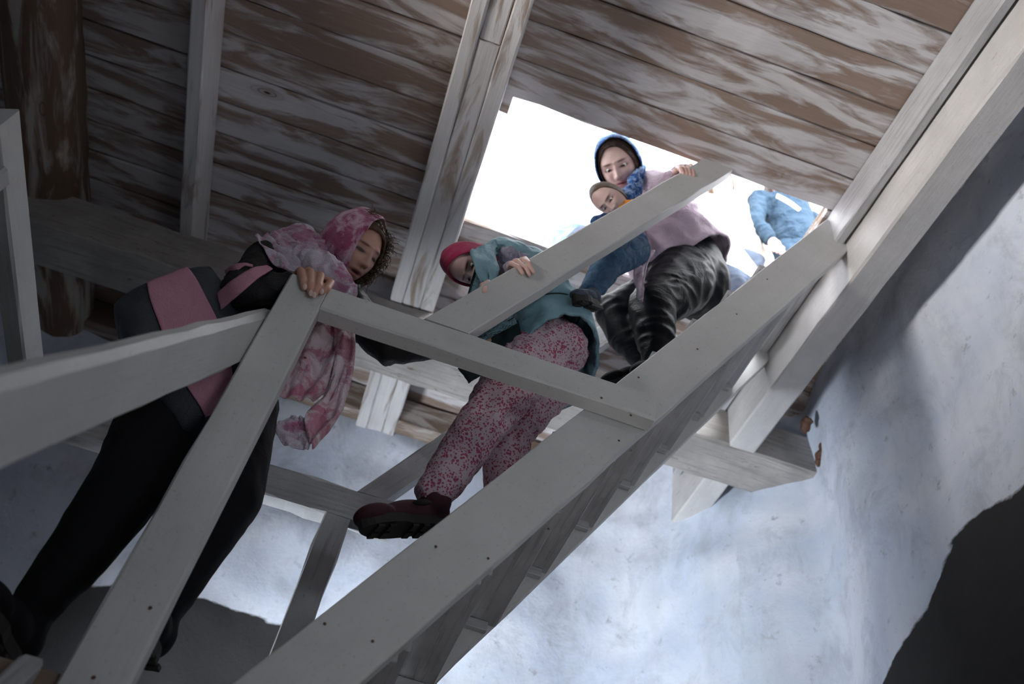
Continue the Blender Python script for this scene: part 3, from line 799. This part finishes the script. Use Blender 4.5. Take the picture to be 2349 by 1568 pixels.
shoe('boot', aL + Vector((.02, .05, -.10)), aL + Vector((-.06, -.17, -.085)), Z, M['leggings'], M['blacksole'], P1, .095, .10, aL + Vector((0, 0, .03)))
shoe('boot', aR + Vector((.02, .05, -.06)), aR + Vector((-.03, -.17, -.06)), Z, M['leggings'], M['blacksole'], P1, .095, .10, aR + Vector((0, 0, .03)))
cover('headscarf', hc, hup, hf, HS, (-.45, .80, .05), 66, (.100, .118, .140), M['hoodscarf'], P1, rip=.006, seed=2)
cover('hair', hc, hup, hf, HS, (.05, .93, -.36), 62, (.085, .104, .128), M['brownhair'], P1, rip=.006, rfreq=22, seed=5)
curls('hair_curls', hc, hup, hf, HS, M['brownhair'], P1, (-118, 4), 300, 3, (.080, .097, .122))
# scarf wound round the neck, over the shoulder and hanging in front
blob('scarf_wrap', [('ch', [(onY(700, 600, 1.60), .045), (onY(740, 618, 1.575), .048), (onY(772, 640, 1.585), .040)]),
                    ('ch', [(onY(690, 570, 1.66), .045), (onY(705, 610, 1.62), .045), (onY(755, 655, 1.62), .045), (onY(790, 665, 1.66), .035)]),
                    ('ch', [(onY(640, 560, 1.70), .04), (onY(690, 560, 1.72), .06), (onY(720, 600, 1.72), .07)])], M['palescarf'], P1, voxel=.005, fold=.011, fs=26, seed=4)
sheet('scarf_drape', [onY(583, 545, 1.60), onY(612, 585, 1.575), onY(645, 615, 1.565), onY(690, 632, 1.59)], [onY(640, 530, 1.66), onY(690, 565, 1.60), onY(720, 600, 1.58), onY(750, 635, 1.59)], M['palescarf'], P1, fold=.007, nf=5)
sheet('scarf_tail', [onY(700, 690, 1.70), onY(672, 790, 1.66), onY(650, 850, 1.65), onY(634, 908, 1.65)], [onY(805, 690, 1.70), onY(800, 790, 1.66), onY(775, 870, 1.65), onY(722, 918, 1.65)], M['pinkscarf'], P1, fold=.009, nf=6, seed=2)
sheet('scarf_tail', [onY(765, 700, 1.68), onY(770, 800, 1.64), onY(752, 890, 1.64), onY(700, 955, 1.64), onY(706, 1000, 1.64)], [onY(812, 720, 1.68), onY(812, 820, 1.64), onY(797, 905, 1.64), onY(772, 962, 1.64), onY(716, 1030, 1.64)], M['pinkscarf'], P1, fold=.008, nf=3, seed=7)
sheet('scarf_end', [onY(668, 955, 1.66), onY(640, 968, 1.66), onY(634, 990, 1.66), onY(652, 1022, 1.66)], [onY(700, 960, 1.65), onY(700, 985, 1.65), onY(712, 1005, 1.65), onY(706, 1032, 1.65)], M['palescarf'], P1, fold=.004, nf=3, seed=9)
sheet('red_lining', [onY(560, 690, 1.66), onY(575, 730, 1.66)], [onY(630, 680, 1.66), onY(640, 730, 1.66)], M['redcloth'], P1, fold=.003, nf=2, nu=12, nv=12)
sheet('scarf_corner', [onY(770, 655, 1.63), onY(775, 690, 1.62)], [onY(790, 650, 1.63), onY(803, 672, 1.62)], M['whitecl'], P1, fold=.003, nf=3, nu=14, nv=12)

# her bag, hanging from the bent arm
bag = empty('shoulder_bag', tuple(onY(430, 800, 1.56)), 'large charcoal bag with a pink panel hanging from the arm of the leaning woman', 'bag')
def bagface(a, b):
    a, b = .5 + (a-.5)*(1 - .16*abs(2*b-1)**3), .5 + (b-.5)*(1 - .12*abs(2*a-1)**3)
    return bagface0(a, b)
def bagface0(a, b):     # a across, b down, both 0..1 -> front face point
    TL, TR, BL, BR = onY(232, 690, 1.60), onY(497, 588, 1.585), onY(410, 1012, 1.64), onY(600, 905, 1.64)
    return (TL*(1-a) + TR*a)*(1-b) + (BL*(1-a) + BR*a)*b
fn = ((bagface(1, 0)-bagface(0, 0)).cross(bagface(0, 1)-bagface(0, 0))).normalized()
if fn.dot(-W) < 0: fn = -fn
fn = (fn*.9 - U*.25).normalized()
bm = bmesh.new(); NA = 26; grid = {}
def bp(a, b, c):
    e = 4*a*(1-a)*4*b*(1-b)
    p = bagface(a, b) - fn*(c*.17) + fn*(.035*min(1, e*2.2)**.5*(1 - 2*c))
    return p + fn*.006*noise.noise(p*14) + U*.006*noise.noise(p*11 + Vector((5, 0, 0)))
def addgrid(f, na, nb):
    vv = [[bm.verts.new(f(i/na, j/nb)) for j in range(nb+1)] for i in range(na+1)]
    for i in range(na):
        for j in range(nb): bm.faces.new([vv[i][j], vv[i+1][j], vv[i+1][j+1], vv[i][j+1]])
addgrid(lambda a, b: bp(a, b, 0), NA, NA); addgrid(lambda a, b: bp(a, b, 1), NA, NA)
for fx in (0, 1):
    addgrid(lambda c, b: bp(fx, b, c) + (U*(-.018 if fx == 0 else .018))*math.sin(math.pi*c), 8, NA); addgrid(lambda a, c: bp(a, fx, c) + V*(-.02 if fx == 0 else .012)*math.sin(math.pi*c), NA, 8)
bmesh.ops.remove_doubles(bm, verts=bm.verts, dist=.0005); bmesh.ops.recalc_face_normals(bm, faces=bm.faces)
me = bpy.data.meshes.new('bag_body'); bm.to_mesh(me); bm.free(); me.polygons.foreach_set('use_smooth', [True]*len(me.polygons))
link('bag_body', me, M['bagdark'], bag)
pl, pr_ = [], []
for i in range(9):
    b = i/8
    pl.append(bp(.34 - .10*math.sin(b*2.2), b, 0) + fn*.003); pr_.append(bp(.80 - .03*b, b, 0) + fn*.003)
me = None
bm = bmesh.new(); vv = []
for i in range(41):
    b = i/40; r_ = []
    for j in range(25):
        k = j/24; a0 = .36 - .07*math.sin(b*2.4); a1 = .76 + .04*math.sin(b*3); b0 = .05 - .03*k
        r_.append(bm.verts.new(bp(a0 + (a1-a0)*k, b0 + (.985-b0)*b, 0) + fn*.0035))
    vv.append(r_)
for i in range(40):
    for j in range(24): bm.faces.new([vv[i][j], vv[i][j+1], vv[i+1][j+1], vv[i+1][j]])
bmesh.ops.recalc_face_normals(bm, faces=bm.faces); bmesh.ops.solidify(bm, geom=bm.faces[:], thickness=.002)
me = bpy.data.meshes.new('pink_panel'); bm.to_mesh(me); bm.free(); me.polygons.foreach_set('use_smooth', [True]*len(me.polygons))
tag(link('panel', me, M['bagpink'], bag), 'pink panel down the middle of the bag')
sheet('strap', [onY(498, 672, 1.565), onY(535, 640, 1.525), onY(575, 615, 1.52), onY(612, 607, 1.54)], [onY(506, 708, 1.565), onY(550, 672, 1.525), onY(588, 640, 1.515), onY(626, 616, 1.54)], M['bagpink'], bag, fold=.0008, nf=1, nv=6, thick=.004)
sheet('strap', [onY(515, 620, 1.60), onY(535, 606, 1.56), onY(560, 602, 1.55), onY(580, 606, 1.56)], [onY(522, 642, 1.60), onY(542, 622, 1.56), onY(562, 609, 1.55), onY(580, 612, 1.56)], M['bagpink'], bag, fold=.0008, nf=1, nv=6, thick=.004)

# ================================================================== the child climbing down
P2 = empty('person', tuple(onY(1000, 1190, 1.85)), 'child in crimson hat, teal vest and pink floral trousers climbing down', 'person')
c_hip = onY(1248, 800, 1.80); c_ch = onY(1200, 655, 1.76); c_nk = onY(1150, 605, 1.72)
chc = onY(1083, 606, 1.70); T2 = -chc.normalized()
cup = -U*.74 - V*.42 + W*.35; cf = T2*.86 + V*.42 - U*.02
shA = onY(1165, 600, 1.67); elA = onY(1255, 615, 1.665); wA = onY(1172, 618, 1.595)
shB = onY(1130, 680, 1.80); elB = onY(1150, 740, 1.74); wB = onY(1120, 690, 1.62)
lA = [(c_hip, .112), (onY(1195, 850, 1.77), .098), (onY(1110, 965, 1.79), .070), (onY(1045, 1060, 1.82), .062), (onY(1000, 1125, 1.84), .056)]
lB = [(c_hip, .112), (onY(1255, 880, 1.86), .092), (onY(1180, 985, 1.90), .064), (onY(1150, 1075, 1.93), .058), (onY(1150, 1180, 1.93), .052)]
ctor = [('ch', [(c_hip, .112), (c_ch, .115), (c_nk, .055)]), ('c', shA, .05, shB, .05)]
carm = [('ch', [(shA, .046), (elA, .038), (wA, .025)]), ('ch', [(shB, .046), (elB, .036), (wB, .024)])]
k1 = 1.524
cs = [[onY(1168, 612, 1.575), onY(1172, 604, 1.55), onY(1190, 612, k1), onY(1198, 626, k1)],
      [onY(1178, 606, 1.575), onY(1188, 600, 1.55), onY(1207, 616, k1), onY(1214, 630, k1)],
      [onY(1190, 600, 1.578), onY(1200, 596, 1.55), onY(1216, 611, k1), onY(1223, 624, k1)],
      [onY(1196, 596, 1.58), onY(1205, 593, 1.56), onY(1214, 603, k1), onY(1216, 611, k1)]]
ch1 = fingers(cs, .0082, [('c', wA, .021, onY(1185, 606, 1.58), .019), ('ch', [(wA, .012), (onY(1185, 622, 1.60), .009), (onY(1200, 630, 1.60), .007)])])
cs2 = [[onY(1104+i*5, 664-i*2, 1.60), onY(1106+i*5, 653-i*2, 1.58), onY(1109+i*5, 662-i*2, 1.535), onY(1110+i*5, 668-i*2, 1.53)] for i in range(2)] + \
      [[onY(1114+i*5, 656-i*2, 1.60), onY(1116+i*4, 648-i*2, 1.578), onY(1120+i*4, 656-i*2, 1.54)] for i in range(2)]
ch2 = fingers(cs2, .0075, [('c', wB, .02, onY(1112, 662, 1.605), .018), ('ch', [(wB, .01), (onY(1102, 668, 1.60), .008), (onY(1098, 674, 1.59), .007)])])
body_with_heads('body', scaled(ctor + carm + [('ch', lA), ('ch', lB)], .84) + [('c', c_nk, .038, chc, .045)], M['skin2'], P2, [head_arrays(chc, cup, cf, .82, child=True, mouth_open=.2)], [ch1, ch2])
blob('trousers', [('ch', lA), ('ch', lB), ('e', c_hip + (onY(1290, 800, 1.8)-c_hip)*.3, (U, W, V), (.125, .12, .105))], M['floral'], P2, voxel=.007, fold=.007, fs=15, seed=3)
blob('sleeves', carm + [('c', shA, .05, shB, .05)], M['lilac'], P2, voxel=.006, fold=.007, fs=28)
# vest, open at the hem
hem = onY(1250, 770, 1.78); ha = (c_ch - hem).normalized()
vme = blob_mesh('vest', [('ch', [(onY(1262, 830, 1.80), .150), (onY(1255, 760, 1.79), .146), (c_ch, .122), (c_nk, .075)]), ('c', onY(1175, 600, 1.69), .058, shB, .058)], voxel=.007, fold=.006, fs=13,
                cuts=[(onY(1262, 790, 1.72), (hem - c_ch).normalized() * .8 + Vector((.0, -.55, .1)))], shell=-.012, seed=6)
o = link('vest', vme, M['teal'], P2)
for t in (.25, .5, .75):    # quilting seams
    q = hem*(1-t) + c_ch*t; bm = bmesh.new(); a = ha.orthogonal().normalized(); b = ha.cross(a); R_ = .150*(1-t) + .128*t
    tube(bm, [q + (a*math.cos(x) + b*math.sin(x))*R_ for x in [2*math.pi*i/40 for i in range(41)]], .0025, 5, False)
    me = bpy.data.meshes.new('seam'); bm.to_mesh(me); bm.free(); link('seam', me, M['lining'], o)
sheet('vest_flap', [onY(1185, 740, 1.70), onY(1130, 775, 1.72), onY(1050, 845, 1.72)], [onY(1200, 780, 1.70), onY(1150, 830, 1.72), onY(1075, 880, 1.72)], M['lining'], P2, fold=.003, nf=1, nu=20, nv=8, thick=.01)
sheet('collar', [onY(1130, 590, 1.63), onY(1082, 572, 1.62), onY(1085, 600, 1.60), onY(1102, 650, 1.60)], [onY(1160, 570, 1.66), onY(1130, 575, 1.63), onY(1140, 620, 1.60), onY(1135, 670, 1.60)], M['teal'], P2, fold=.004, nf=1, nu=20, nv=10, thick=.012)
cover('knitted_hat', chc, cup, cf, .82, (0, .93, -.30), 66, (.084, .102, .126), M['hat'], P2, rip=.004, thick=.006, seed=8)
for sx in (-1, 1): eye(P2, chc, cup, cf, .82, sx)
shoe('shoe', onY(1030, 1205, 1.88), onY(826, 1205, 1.80), Z + Y*.1, M['burgundy'], M['blacksole'], P2, .09, .085, onY(1000, 1150, 1.84))
shoe('shoe', onY(1185, 1235, 1.95), onY(1040, 1240, 1.93), Z, M['burgundy'], M['blacksole'], P2, .085, .08, onY(1150, 1190, 1.93))
bm = bmesh.new(); add_ell(bm, onY(968, 1152, 1.775), (U, W, V), (.024, .006, .008), 20, 10)
me = bpy.data.meshes.new('shoe_badge'); bm.to_mesh(me); bm.free(); link('shoe_badge', me, M['blacksole'], P2)

# ================================================================== the woman with the blue headscarf, carrying a baby down
P3 = empty('person', (.75, 1.9, 2.24), 'woman in blue headscarf, mauve jacket and shiny black trousers stepping down with a baby', 'person')
w_pel = onY(1568, 612, 1.97); w_ch = onY(1500, 500, 1.86); w_nk = onY(1458, 452, 1.80)
whc = onY(1420, 380, 1.70); T3 = -whc.normalized(); WS = 1.03
wup = -V*.93 - U*.30; wf = T3*.93 + V*.16 - U*.12
LA = [(w_pel, .165), (onY(1560, 650, 1.90), .130), (onY(1495, 705, 1.85), .088), (onY(1503, 770, 1.86), .072), (onY(1515, 850, 1.87), .052)]
LB = [(w_pel, .165), (onY(1500, 690, 2.02), .120), (onY(1410, 715, 2.0), .076), (onY(1435, 770, 2.0), .068), (onY(1488, 830, 1.98), .050)]
wtor = [('ch', [(w_pel, .17), (w_ch, .16), (w_nk, .07)])]
wsA = onY(1495, 432, 1.72); weA = onY(1520, 440, 1.66); wwA = onY(1563, 405, 1.60)
wsB = onY(1420, 470, 1.92); weB = onY(1445, 570, 1.86); wwB = onY(1405, 545, 1.74)
warm = [('ch', [(w_ch, .1), (wsA, .065), (weA, .055), (wwA, .036)]), ('ch', [(w_ch, .1), (wsB, .065), (weB, .058), (wwB, .036)])]
hf_ = [[onY(1552+i*9, 400-i*2, 1.60), onY(1554+i*10, 384-i*1, 1.575), onY(1562+i*9, 388+i*2, 1.54), onY(1566+i*8, 398+i*2, 1.535)] for i in range(4)]
wh = fingers(hf_, .0125, [('c', wwA, .03, onY(1568, 393, 1.59), .03), ('ch', [(wwA, .016), (onY(1548, 398, 1.59), .013), (onY(1550, 392, 1.565), .011)])])
hb_ = [[onY(1420+i*5, 555+i*8, 1.72), onY(1432+i*3, 549+i*8, 1.69), onY(1445+i*2, 552+i*8, 1.69), onY(1450, 560+i*8, 1.70)] for i in range(4)]
wh2 = fingers(hb_, .0105, [('c', wwB, .026, onY(1425, 572, 1.71), .028), ('ch', [(wwB, .014), (onY(1412, 560, 1.70), .011), (onY(1420, 550, 1.69), .01)])])
body_with_heads('body', scaled(wtor + warm + [('ch', LA), ('ch', LB)], .84) + [('c', w_nk, .05, whc - unit(wup)*.05, .048)], M['skin2'], P3, [head_arrays(whc, wup, wf, WS, mouth_open=0, lids=.5)], [wh, wh2])
blob('trousers', [('ch', LA), ('ch', LB), ('e', onY(1600, 650, 1.99), (U, W, V), (.135, .15, .155))], M['shiny'], P3, voxel=.008, fold=.006, fs=9, stretch=(1, 1, 1.8), seed=2)
jc = onY(1590, 585, 1.9)
jme = blob_mesh('jacket', [('ch', [(w_pel + (w_pel-w_ch)*.25, .215), (w_pel, .212), (w_ch, .175), (w_nk, .060)])] + warm, voxel=.009, fold=.009, fs=11,
                cuts=[(onY(1580, 585, 1.84), (w_pel - w_ch).normalized()*.9 + Vector((0, -.45, -.25)))], shell=-.01, seed=9)
link('jacket', jme, M['mauve'], P3)
sheet('jacket_corner', [onY(1452, 590, 1.72), onY(1455, 640, 1.73), onY(1465, 690, 1.75)], [onY(1500, 575, 1.72), onY(1480, 625, 1.73), onY(1475, 692, 1.75)], M['mauve'], P3, fold=.006, nf=2, nu=20, nv=10, thick=.006)
cover('headscarf', whc, wup, wf, WS, (-.10, .90, -.10), 68, (.094, .110, .134), M['blue'], P3, rip=.004, seed=21)
cover('hair', whc, wup, wf, WS, (0, .93, -.25), 61, (.082, .100, .124), M['darkhair'], P3, rip=.004, rfreq=20, seed=22)
blob('scarf_knot', [('ch', [(onY(1388, 440, 1.68), .010), (onY(1430, 446, 1.655), .018), (onY(1456, 432, 1.65), .025)]), ('ch', [(onY(1456, 432, 1.65), .024), (onY(1436, 456, 1.65), .022), (onY(1418, 452, 1.65), .010)]),
                    ('ch', [(onY(1455, 415, 1.66), .024), (onY(1472, 390, 1.67), .016), (onY(1478, 380, 1.68), .006)])], M['blue'], P3, voxel=.004, fold=.008, fs=30)
sheet('scarf_tail', [onY(1452, 400, 1.67), onY(1455, 430, 1.66), onY(1450, 470, 1.66)], [onY(1478, 395, 1.67), onY(1474, 430, 1.66), onY(1470, 475, 1.66)], M['blue'], P3, fold=.004, nf=2, nu=20, nv=8)
for sx in (-1, 1): eye(P3, whc, wup, wf, WS, sx)
shoe('shoe', onY(1545, 862, 1.93), onY(1470, 862, 1.76), Z, M['leggings'], M['blacksole'], P3, .09, .08, onY(1515, 850, 1.87))
shoe('shoe', onY(1500, 870, 2.0), onY(1392, 882, 1.93), Z, M['leggings'], M['blacksole'], P3, .085, .07, onY(1488, 835, 1.98))
bm = bmesh.new(); wc = wwA + (weA - wwA)*.25; wa = (weA - wwA).normalized(); a = wa.orthogonal().normalized(); b = wa.cross(a)
tube(bm, [wc + (a*math.cos(x)+b*math.sin(x))*.044 for x in [2*math.pi*i/30 for i in range(31)]], .006, 8, False)
me = bpy.data.meshes.new('wrist_watch'); bm.to_mesh(me); bm.free(); link('wrist_watch', me, M['steel'], P3)

# the baby on her arm
P4 = empty('person', tuple(onY(1420, 520, 1.70)), 'fair haired baby with an orange dummy, navy jacket and jeans', 'person')
bhc = onY(1398, 456, 1.655); T4 = -bhc.normalized(); bup = -V*.55 - U*.83; bf = T4*.8 + V*.35 - U*.05 + W*0
btor = [('ch', [(onY(1436, 532, 1.71), .055), (onY(1440, 560, 1.72), .075)])]
bleg = [('ch', [(onY(1455, 575, 1.70), .058), (onY(1400, 600, 1.66), .055), (onY(1368, 650, 1.665), .042), (onY(1352, 672, 1.67), .036)])]
barm = [('ch', [(onY(1388, 512, 1.66), .036), (onY(1375, 515, 1.65), .036), (onY(1400, 545, 1.64), .028)])]
bh = fingers([[onY(1400+i*3, 548+i*3, 1.64), onY(1408+i*3, 552+i*3, 1.635), onY(1414+i*2, 558+i*3, 1.638)] for i in range(4)], .006, [('c', onY(1398, 543, 1.64), .016, onY(1404, 552, 1.64), .014), ('ch', [(onY(1398, 543, 1.64), .008), (onY(1396, 556, 1.635), .006)])])
body_with_heads('body', scaled(btor + bleg + barm, .84) + [('c', onY(1420, 490, 1.69), .03, bhc, .035)], M['skin2'], P4, [head_arrays(bhc, bup, bf, .70, child=True, mouth_open=0)], [bh])
blob('jacket', btor + barm, M['navy'], P4, voxel=.006, fold=.006, fs=24)
blob('jeans', bleg, M['denim'], P4, voxel=.005, fold=.006, fs=26)
cover('hair', bhc, bup, bf, .70, (0, .93, -.30), 76, (.0765, .096, .119), M['brownhair'], P4, rip=.0015, thick=.0015, seed=31)
for sx in (-1, 1): eye(P4, bhc, bup, bf, .70, sx)
r, f, u = frame(bup, bf)
blob('dummy', [('e', onY(1441, 466, 1.63), (U, W, V), (.024, .010, .013)), ('e', onY(1450, 462, 1.62), (U, W, V), (.009, .009, .009)), ('c', onY(1421, 474, 1.64), .006, onY(1441, 466, 1.63), .008)], M['orange'], P4, voxel=.002, smooth=2)
shoe('shoe', onY(1372, 700, 1.67), onY(1318, 682, 1.60), T4*-1*.0 - V*.8 + W*.4, M['greytr'], M['blacksole'], P4, .055, .05, onY(1355, 672, 1.67))

# ================================================================== people standing on the upper floor beyond the hatch
FL = ZC + .06
def stander(label, hip, y, lean, heightc, top_mat, leg_mat, foot_dx, extra=None, hair='brownhair', skin='skin2'):
    """hip = pixel of the hips on plane y; lean = offset of the shoulders from the hips"""
    h = onY(hip[0], hip[1], y); P = empty('person', (h.x, h.y, FL), label, 'person')
    lh = h.z - FL; sh = h + Vector(lean); nk = sh + Vector(lean).normalized()*.08; hd = nk + Vector(lean).normalized()*.13
    s1 = sh + Vector((-.17, 0, 0)); s2 = sh + Vector((.17, .02, 0))
    lg = []
    for sx, dy in ((-1, -.02), (1, .05)):
        a = Vector((h.x + sx*foot_dx, h.y + dy, FL + .09)); kx = Vector((h.x + sx*(foot_dx*.9), h.y + dy - .03, FL + lh*.52))
        lg.append(('ch', [(h + Vector((sx*.08, 0, 0)), .105), (kx, .075), (a, .052)]))
    tr = [('ch', [(h, .14), ((h+sh)/2, .135), (sh, .13), (nk, .05)]), ('c', s1, .065, s2, .065)]
    am = [('ch', [(s1, .06), (s1 + Vector((-.05, -.02, -.27)), .05), (s1 + Vector((.00, -.07, -.50)), .035)]), ('ch', [(s2, .06), (s2 + Vector((.05, -.02, -.27)), .05), (s2 + Vector((.02, -.06, -.50)), .035)])]
    hands = []
    for q in am:
        w_ = q[1][2][0]; dn = (q[1][2][0]-q[1][1][0]).normalized()
        hands.append(fingers([[w_ + dn*.05 + X*(i-1.5)*.018, w_ + dn*.10 + X*(i-1.5)*.02, w_ + dn*.125 + X*(i-1.5)*.02 + Y*.012] for i in range(4)], .009, [('c', w_, .024, w_ + dn*.06, .032), ('ch', [(w_ + dn*.02, .013), (w_ + dn*.06 + X*.045, .010)])]))
    body_with_heads('body', scaled(tr + am + lg, .72) + [('c', nk, .05, hd, .045)], M[skin], P, [head_arrays(hd, Vector(lean), Vector((0, -1, -.3)), 1.0, mouth_open=0)], hands, voxel=.012)
    tr[0] = ('ch', [(h*.72 + sh*.28, .145)] + tr[0][1][1:])
    blob('coat' if top_mat == 'cream' else 'jacket', tr + am, M[top_mat], P, voxel=.010, fold=.010, fs=11)
    blob('trousers', lg + [('e', h, (X, Y, Z), (.165, .13, .12))], M[leg_mat], P, voxel=.010, fold=.008, fs=12)
    cover('hair', hd, Vector(lean), Vector((0, -1, -.3)), 1.0, (0, .93, -.36), 62, (.084, .102, .126), M[hair], P, rip=.004, seed=hip[0])
    for q in lg:
        a = q[1][2][0]; shoe('shoe', a + Vector((0, .07, -.075)), a + Vector((0, -.17, -.075)), Z, M['brownlea'], M['blacksole'], P, .09, .08, a)
    return P
stander('person in cream coat and grey trousers standing beyond the hatch', (1702, 625), 2.42, (-.10, -.05, .46), 0, 'cream', 'greytr', .10)
PD = stander('person in blue denim standing at the right end of the hatch', (1838, 600), 2.33, (-.06, -.02, .45), 0, 'denim2', 'denim2', .09, hair='darkhair')
sheet('shoulder_strap', [onY(1783, 444, 2.05), onY(1808, 456, 2.04), onY(1838, 478, 2.05)], [onY(1780, 452, 2.05), onY(1803, 464, 2.04), onY(1832, 484, 2.05)], M['whitecl'], PD, fold=.0005, nf=1, nv=4, nu=16, thick=.004)
# crouching child in pale blue seen past the near end of the hatch
P7 = empty('person', (.52, 2.62, FL), 'crouching figure in pale blue jacket left of the baby', 'person')
c0 = onY(1322, 548, 2.50); c1 = c0 + Vector((.14, .08, .10)); hd = c1 + Vector((.12, .02, .10))
fl = [('ch', [(c0 + Vector((0, .05, -.12)), .11), (c0 + Vector((.02, -.08, -.10)), .07), (Vector((c0.x + .02, c0.y + .02, FL + .06)), .05)]), ('ch', [(c0 + Vector((.1, .08, -.12)), .10), (c0 + Vector((.16, -.04, -.1)), .07), (Vector((c0.x + .16, c0.y + .06, FL + .06)), .05)])]
tr = [('ch', [(c0 + Vector((0, .04, -.08)), .12), (c0, .115), (c1, .11)])]
am = [('ch', [(c1 + Vector((0, -.1, 0)), .05), (c1 + Vector((.02, -.16, -.14)), .042), (c1 + Vector((.12, -.14, -.2)), .03)])]
hh = fingers([[am[0][1][2][0] + Vector((.03, (i-1.5)*.015, -.01)), am[0][1][2][0] + Vector((.065, (i-1.5)*.016, -.02)), am[0][1][2][0] + Vector((.085, (i-1.5)*.016, -.035))] for i in range(4)], .008, [('c', am[0][1][2][0], .02, am[0][1][2][0] + Vector((.04, 0, -.01)), .026), ('ch', [(am[0][1][2][0], .01), (am[0][1][2][0] + Vector((.03, -.04, 0)), .008)])])
body_with_heads('body', scaled(tr + am + fl, .85) + [('c', c1, .04, hd, .04)], M['skin2'], P7, [head_arrays(hd, Vector((.5, 0, .8)), Vector((.3, -1, -.3)), .85, child=True)], [hh], voxel=.011)
blob('jacket', tr + am, M['paleblue'], P7, voxel=.009, fold=.008, fs=14)
blob('trousers', fl, M['greytr'], P7, voxel=.009, fold=.006, fs=14)
cover('hair', hd, Vector((.5, 0, .8)), Vector((.3, -1, -.3)), .85, (0, .93, -.36), 62, (.084, .102, .126), M['brownhair'], P7, rip=.004, seed=3)

# pale carrier bag at the back of the woman with the baby
cbg = empty('carrier_bag', tuple(onY(1665, 545, 2.12)), 'pale carrier bag with a grey underside behind the mauve jacket', 'bag')
Q = [onY(*p) for p in ((1622, 478, 2.05), (1668, 468, 2.24), (1700, 535, 2.24), (1660, 600, 2.12), (1640, 520, 2.05))]
bm = bmesh.new()
a0, b0, a1, b1 = onY(1640, 528, 2.10), onY(1662, 596, 2.10), onY(1672, 527, 2.22), onY(1699, 538, 2.22)
lo = [a0, b0, b1, a1]; up_ = [p + Vector((-.05, .02, .30)) for p in lo]
lv_ = [bm.verts.new(p) for p in lo]; uv_ = [bm.verts.new(p) for p in up_]
bm.faces.new(lv_)
for i in range(4): bm.faces.new([lv_[i], lv_[(i+1) % 4], uv_[(i+1) % 4], uv_[i]])
bmesh.ops.recalc_face_normals(bm, faces=bm.faces); bmesh.ops.subdivide_edges(bm, edges=bm.edges, cuts=6, use_grid_fill=True); bmesh.ops.solidify(bm, geom=bm.faces[:], thickness=.003)
me = bpy.data.meshes.new('bag_body'); bm.to_mesh(me); bm.free(); link('bag_body', me, M['whitecl'], cbg)
bm = bmesh.new(); tube(bm, [up_[0], up_[0]*.6 + up_[2]*.4 + Vector((0, 0, .16)), up_[2]], .005, 8, False)
me = bpy.data.meshes.new('handle'); bm.to_mesh(me); bm.free(); link('handle', me, M['whitecl'], cbg)

# spikes, nails and rust
def nail(p, n, r, parent):
    bm = bmesh.new(); a = unit(n); s = a.orthogonal().normalized(); add_ell(bm, p, (s, a, a.cross(s)), (r, r*.35, r), 12, 8)
    me = bpy.data.meshes.new('nail_head'); bm.to_mesh(me); bm.free(); link('nail_head', me, M['iron'], parent)

for x, y, Yp in ((1465, 865, 1.580), (1600, 800, 1.580), (1258, 1212, 1.580), (1120, 1280, 1.580), (1000, 1253, 1.580), (855, 1470, 1.580), (745, 1430, 1.580), (1420, 1010, 1.580), (1760, 640, 1.580), (1690, 720, 1.580)):
    nail(onY(x, y, Yp), Y, .0032, st)
for x, y in ((1447, 952), (1380, 912)):
    nail(onY(x, y, 1.529), Y, .0035, SC.objects['horizontal_rail'])
for x, y in ((215, 1553), (345, 1393), (700, 820)):
    nail(onY(x, y, 1.528), Y, .0035, nr)

# rusty iron where the beams enter the right wall, and broken plaster round them
for (x, y, Yp, sc_, lab) in ((1886, 1040, 2.50, .05, 'rusty iron lump where the cross beam enters the right wall'), (1850, 972, 2.46, .035, 'small rusty iron cramp above the cross beam at the right wall')):
    c = onY(x, y, Yp); o = blob('iron_cramp', [('e', c, (U, V, W), (sc_*.55, sc_*.9, sc_*.5)), ('e', c + U*sc_*.4 - V*sc_*.5, (U, V, W), (sc_*.4, sc_*.35, sc_*.4)), ('e', c - U*sc_*.3 + V*sc_*.6, (U, V, W), (sc_*.3, sc_*.5, sc_*.4))], M['iron'], None, voxel=.004, fold=.012, fs=30, smooth=2)
    tag(o, lab, 'iron')
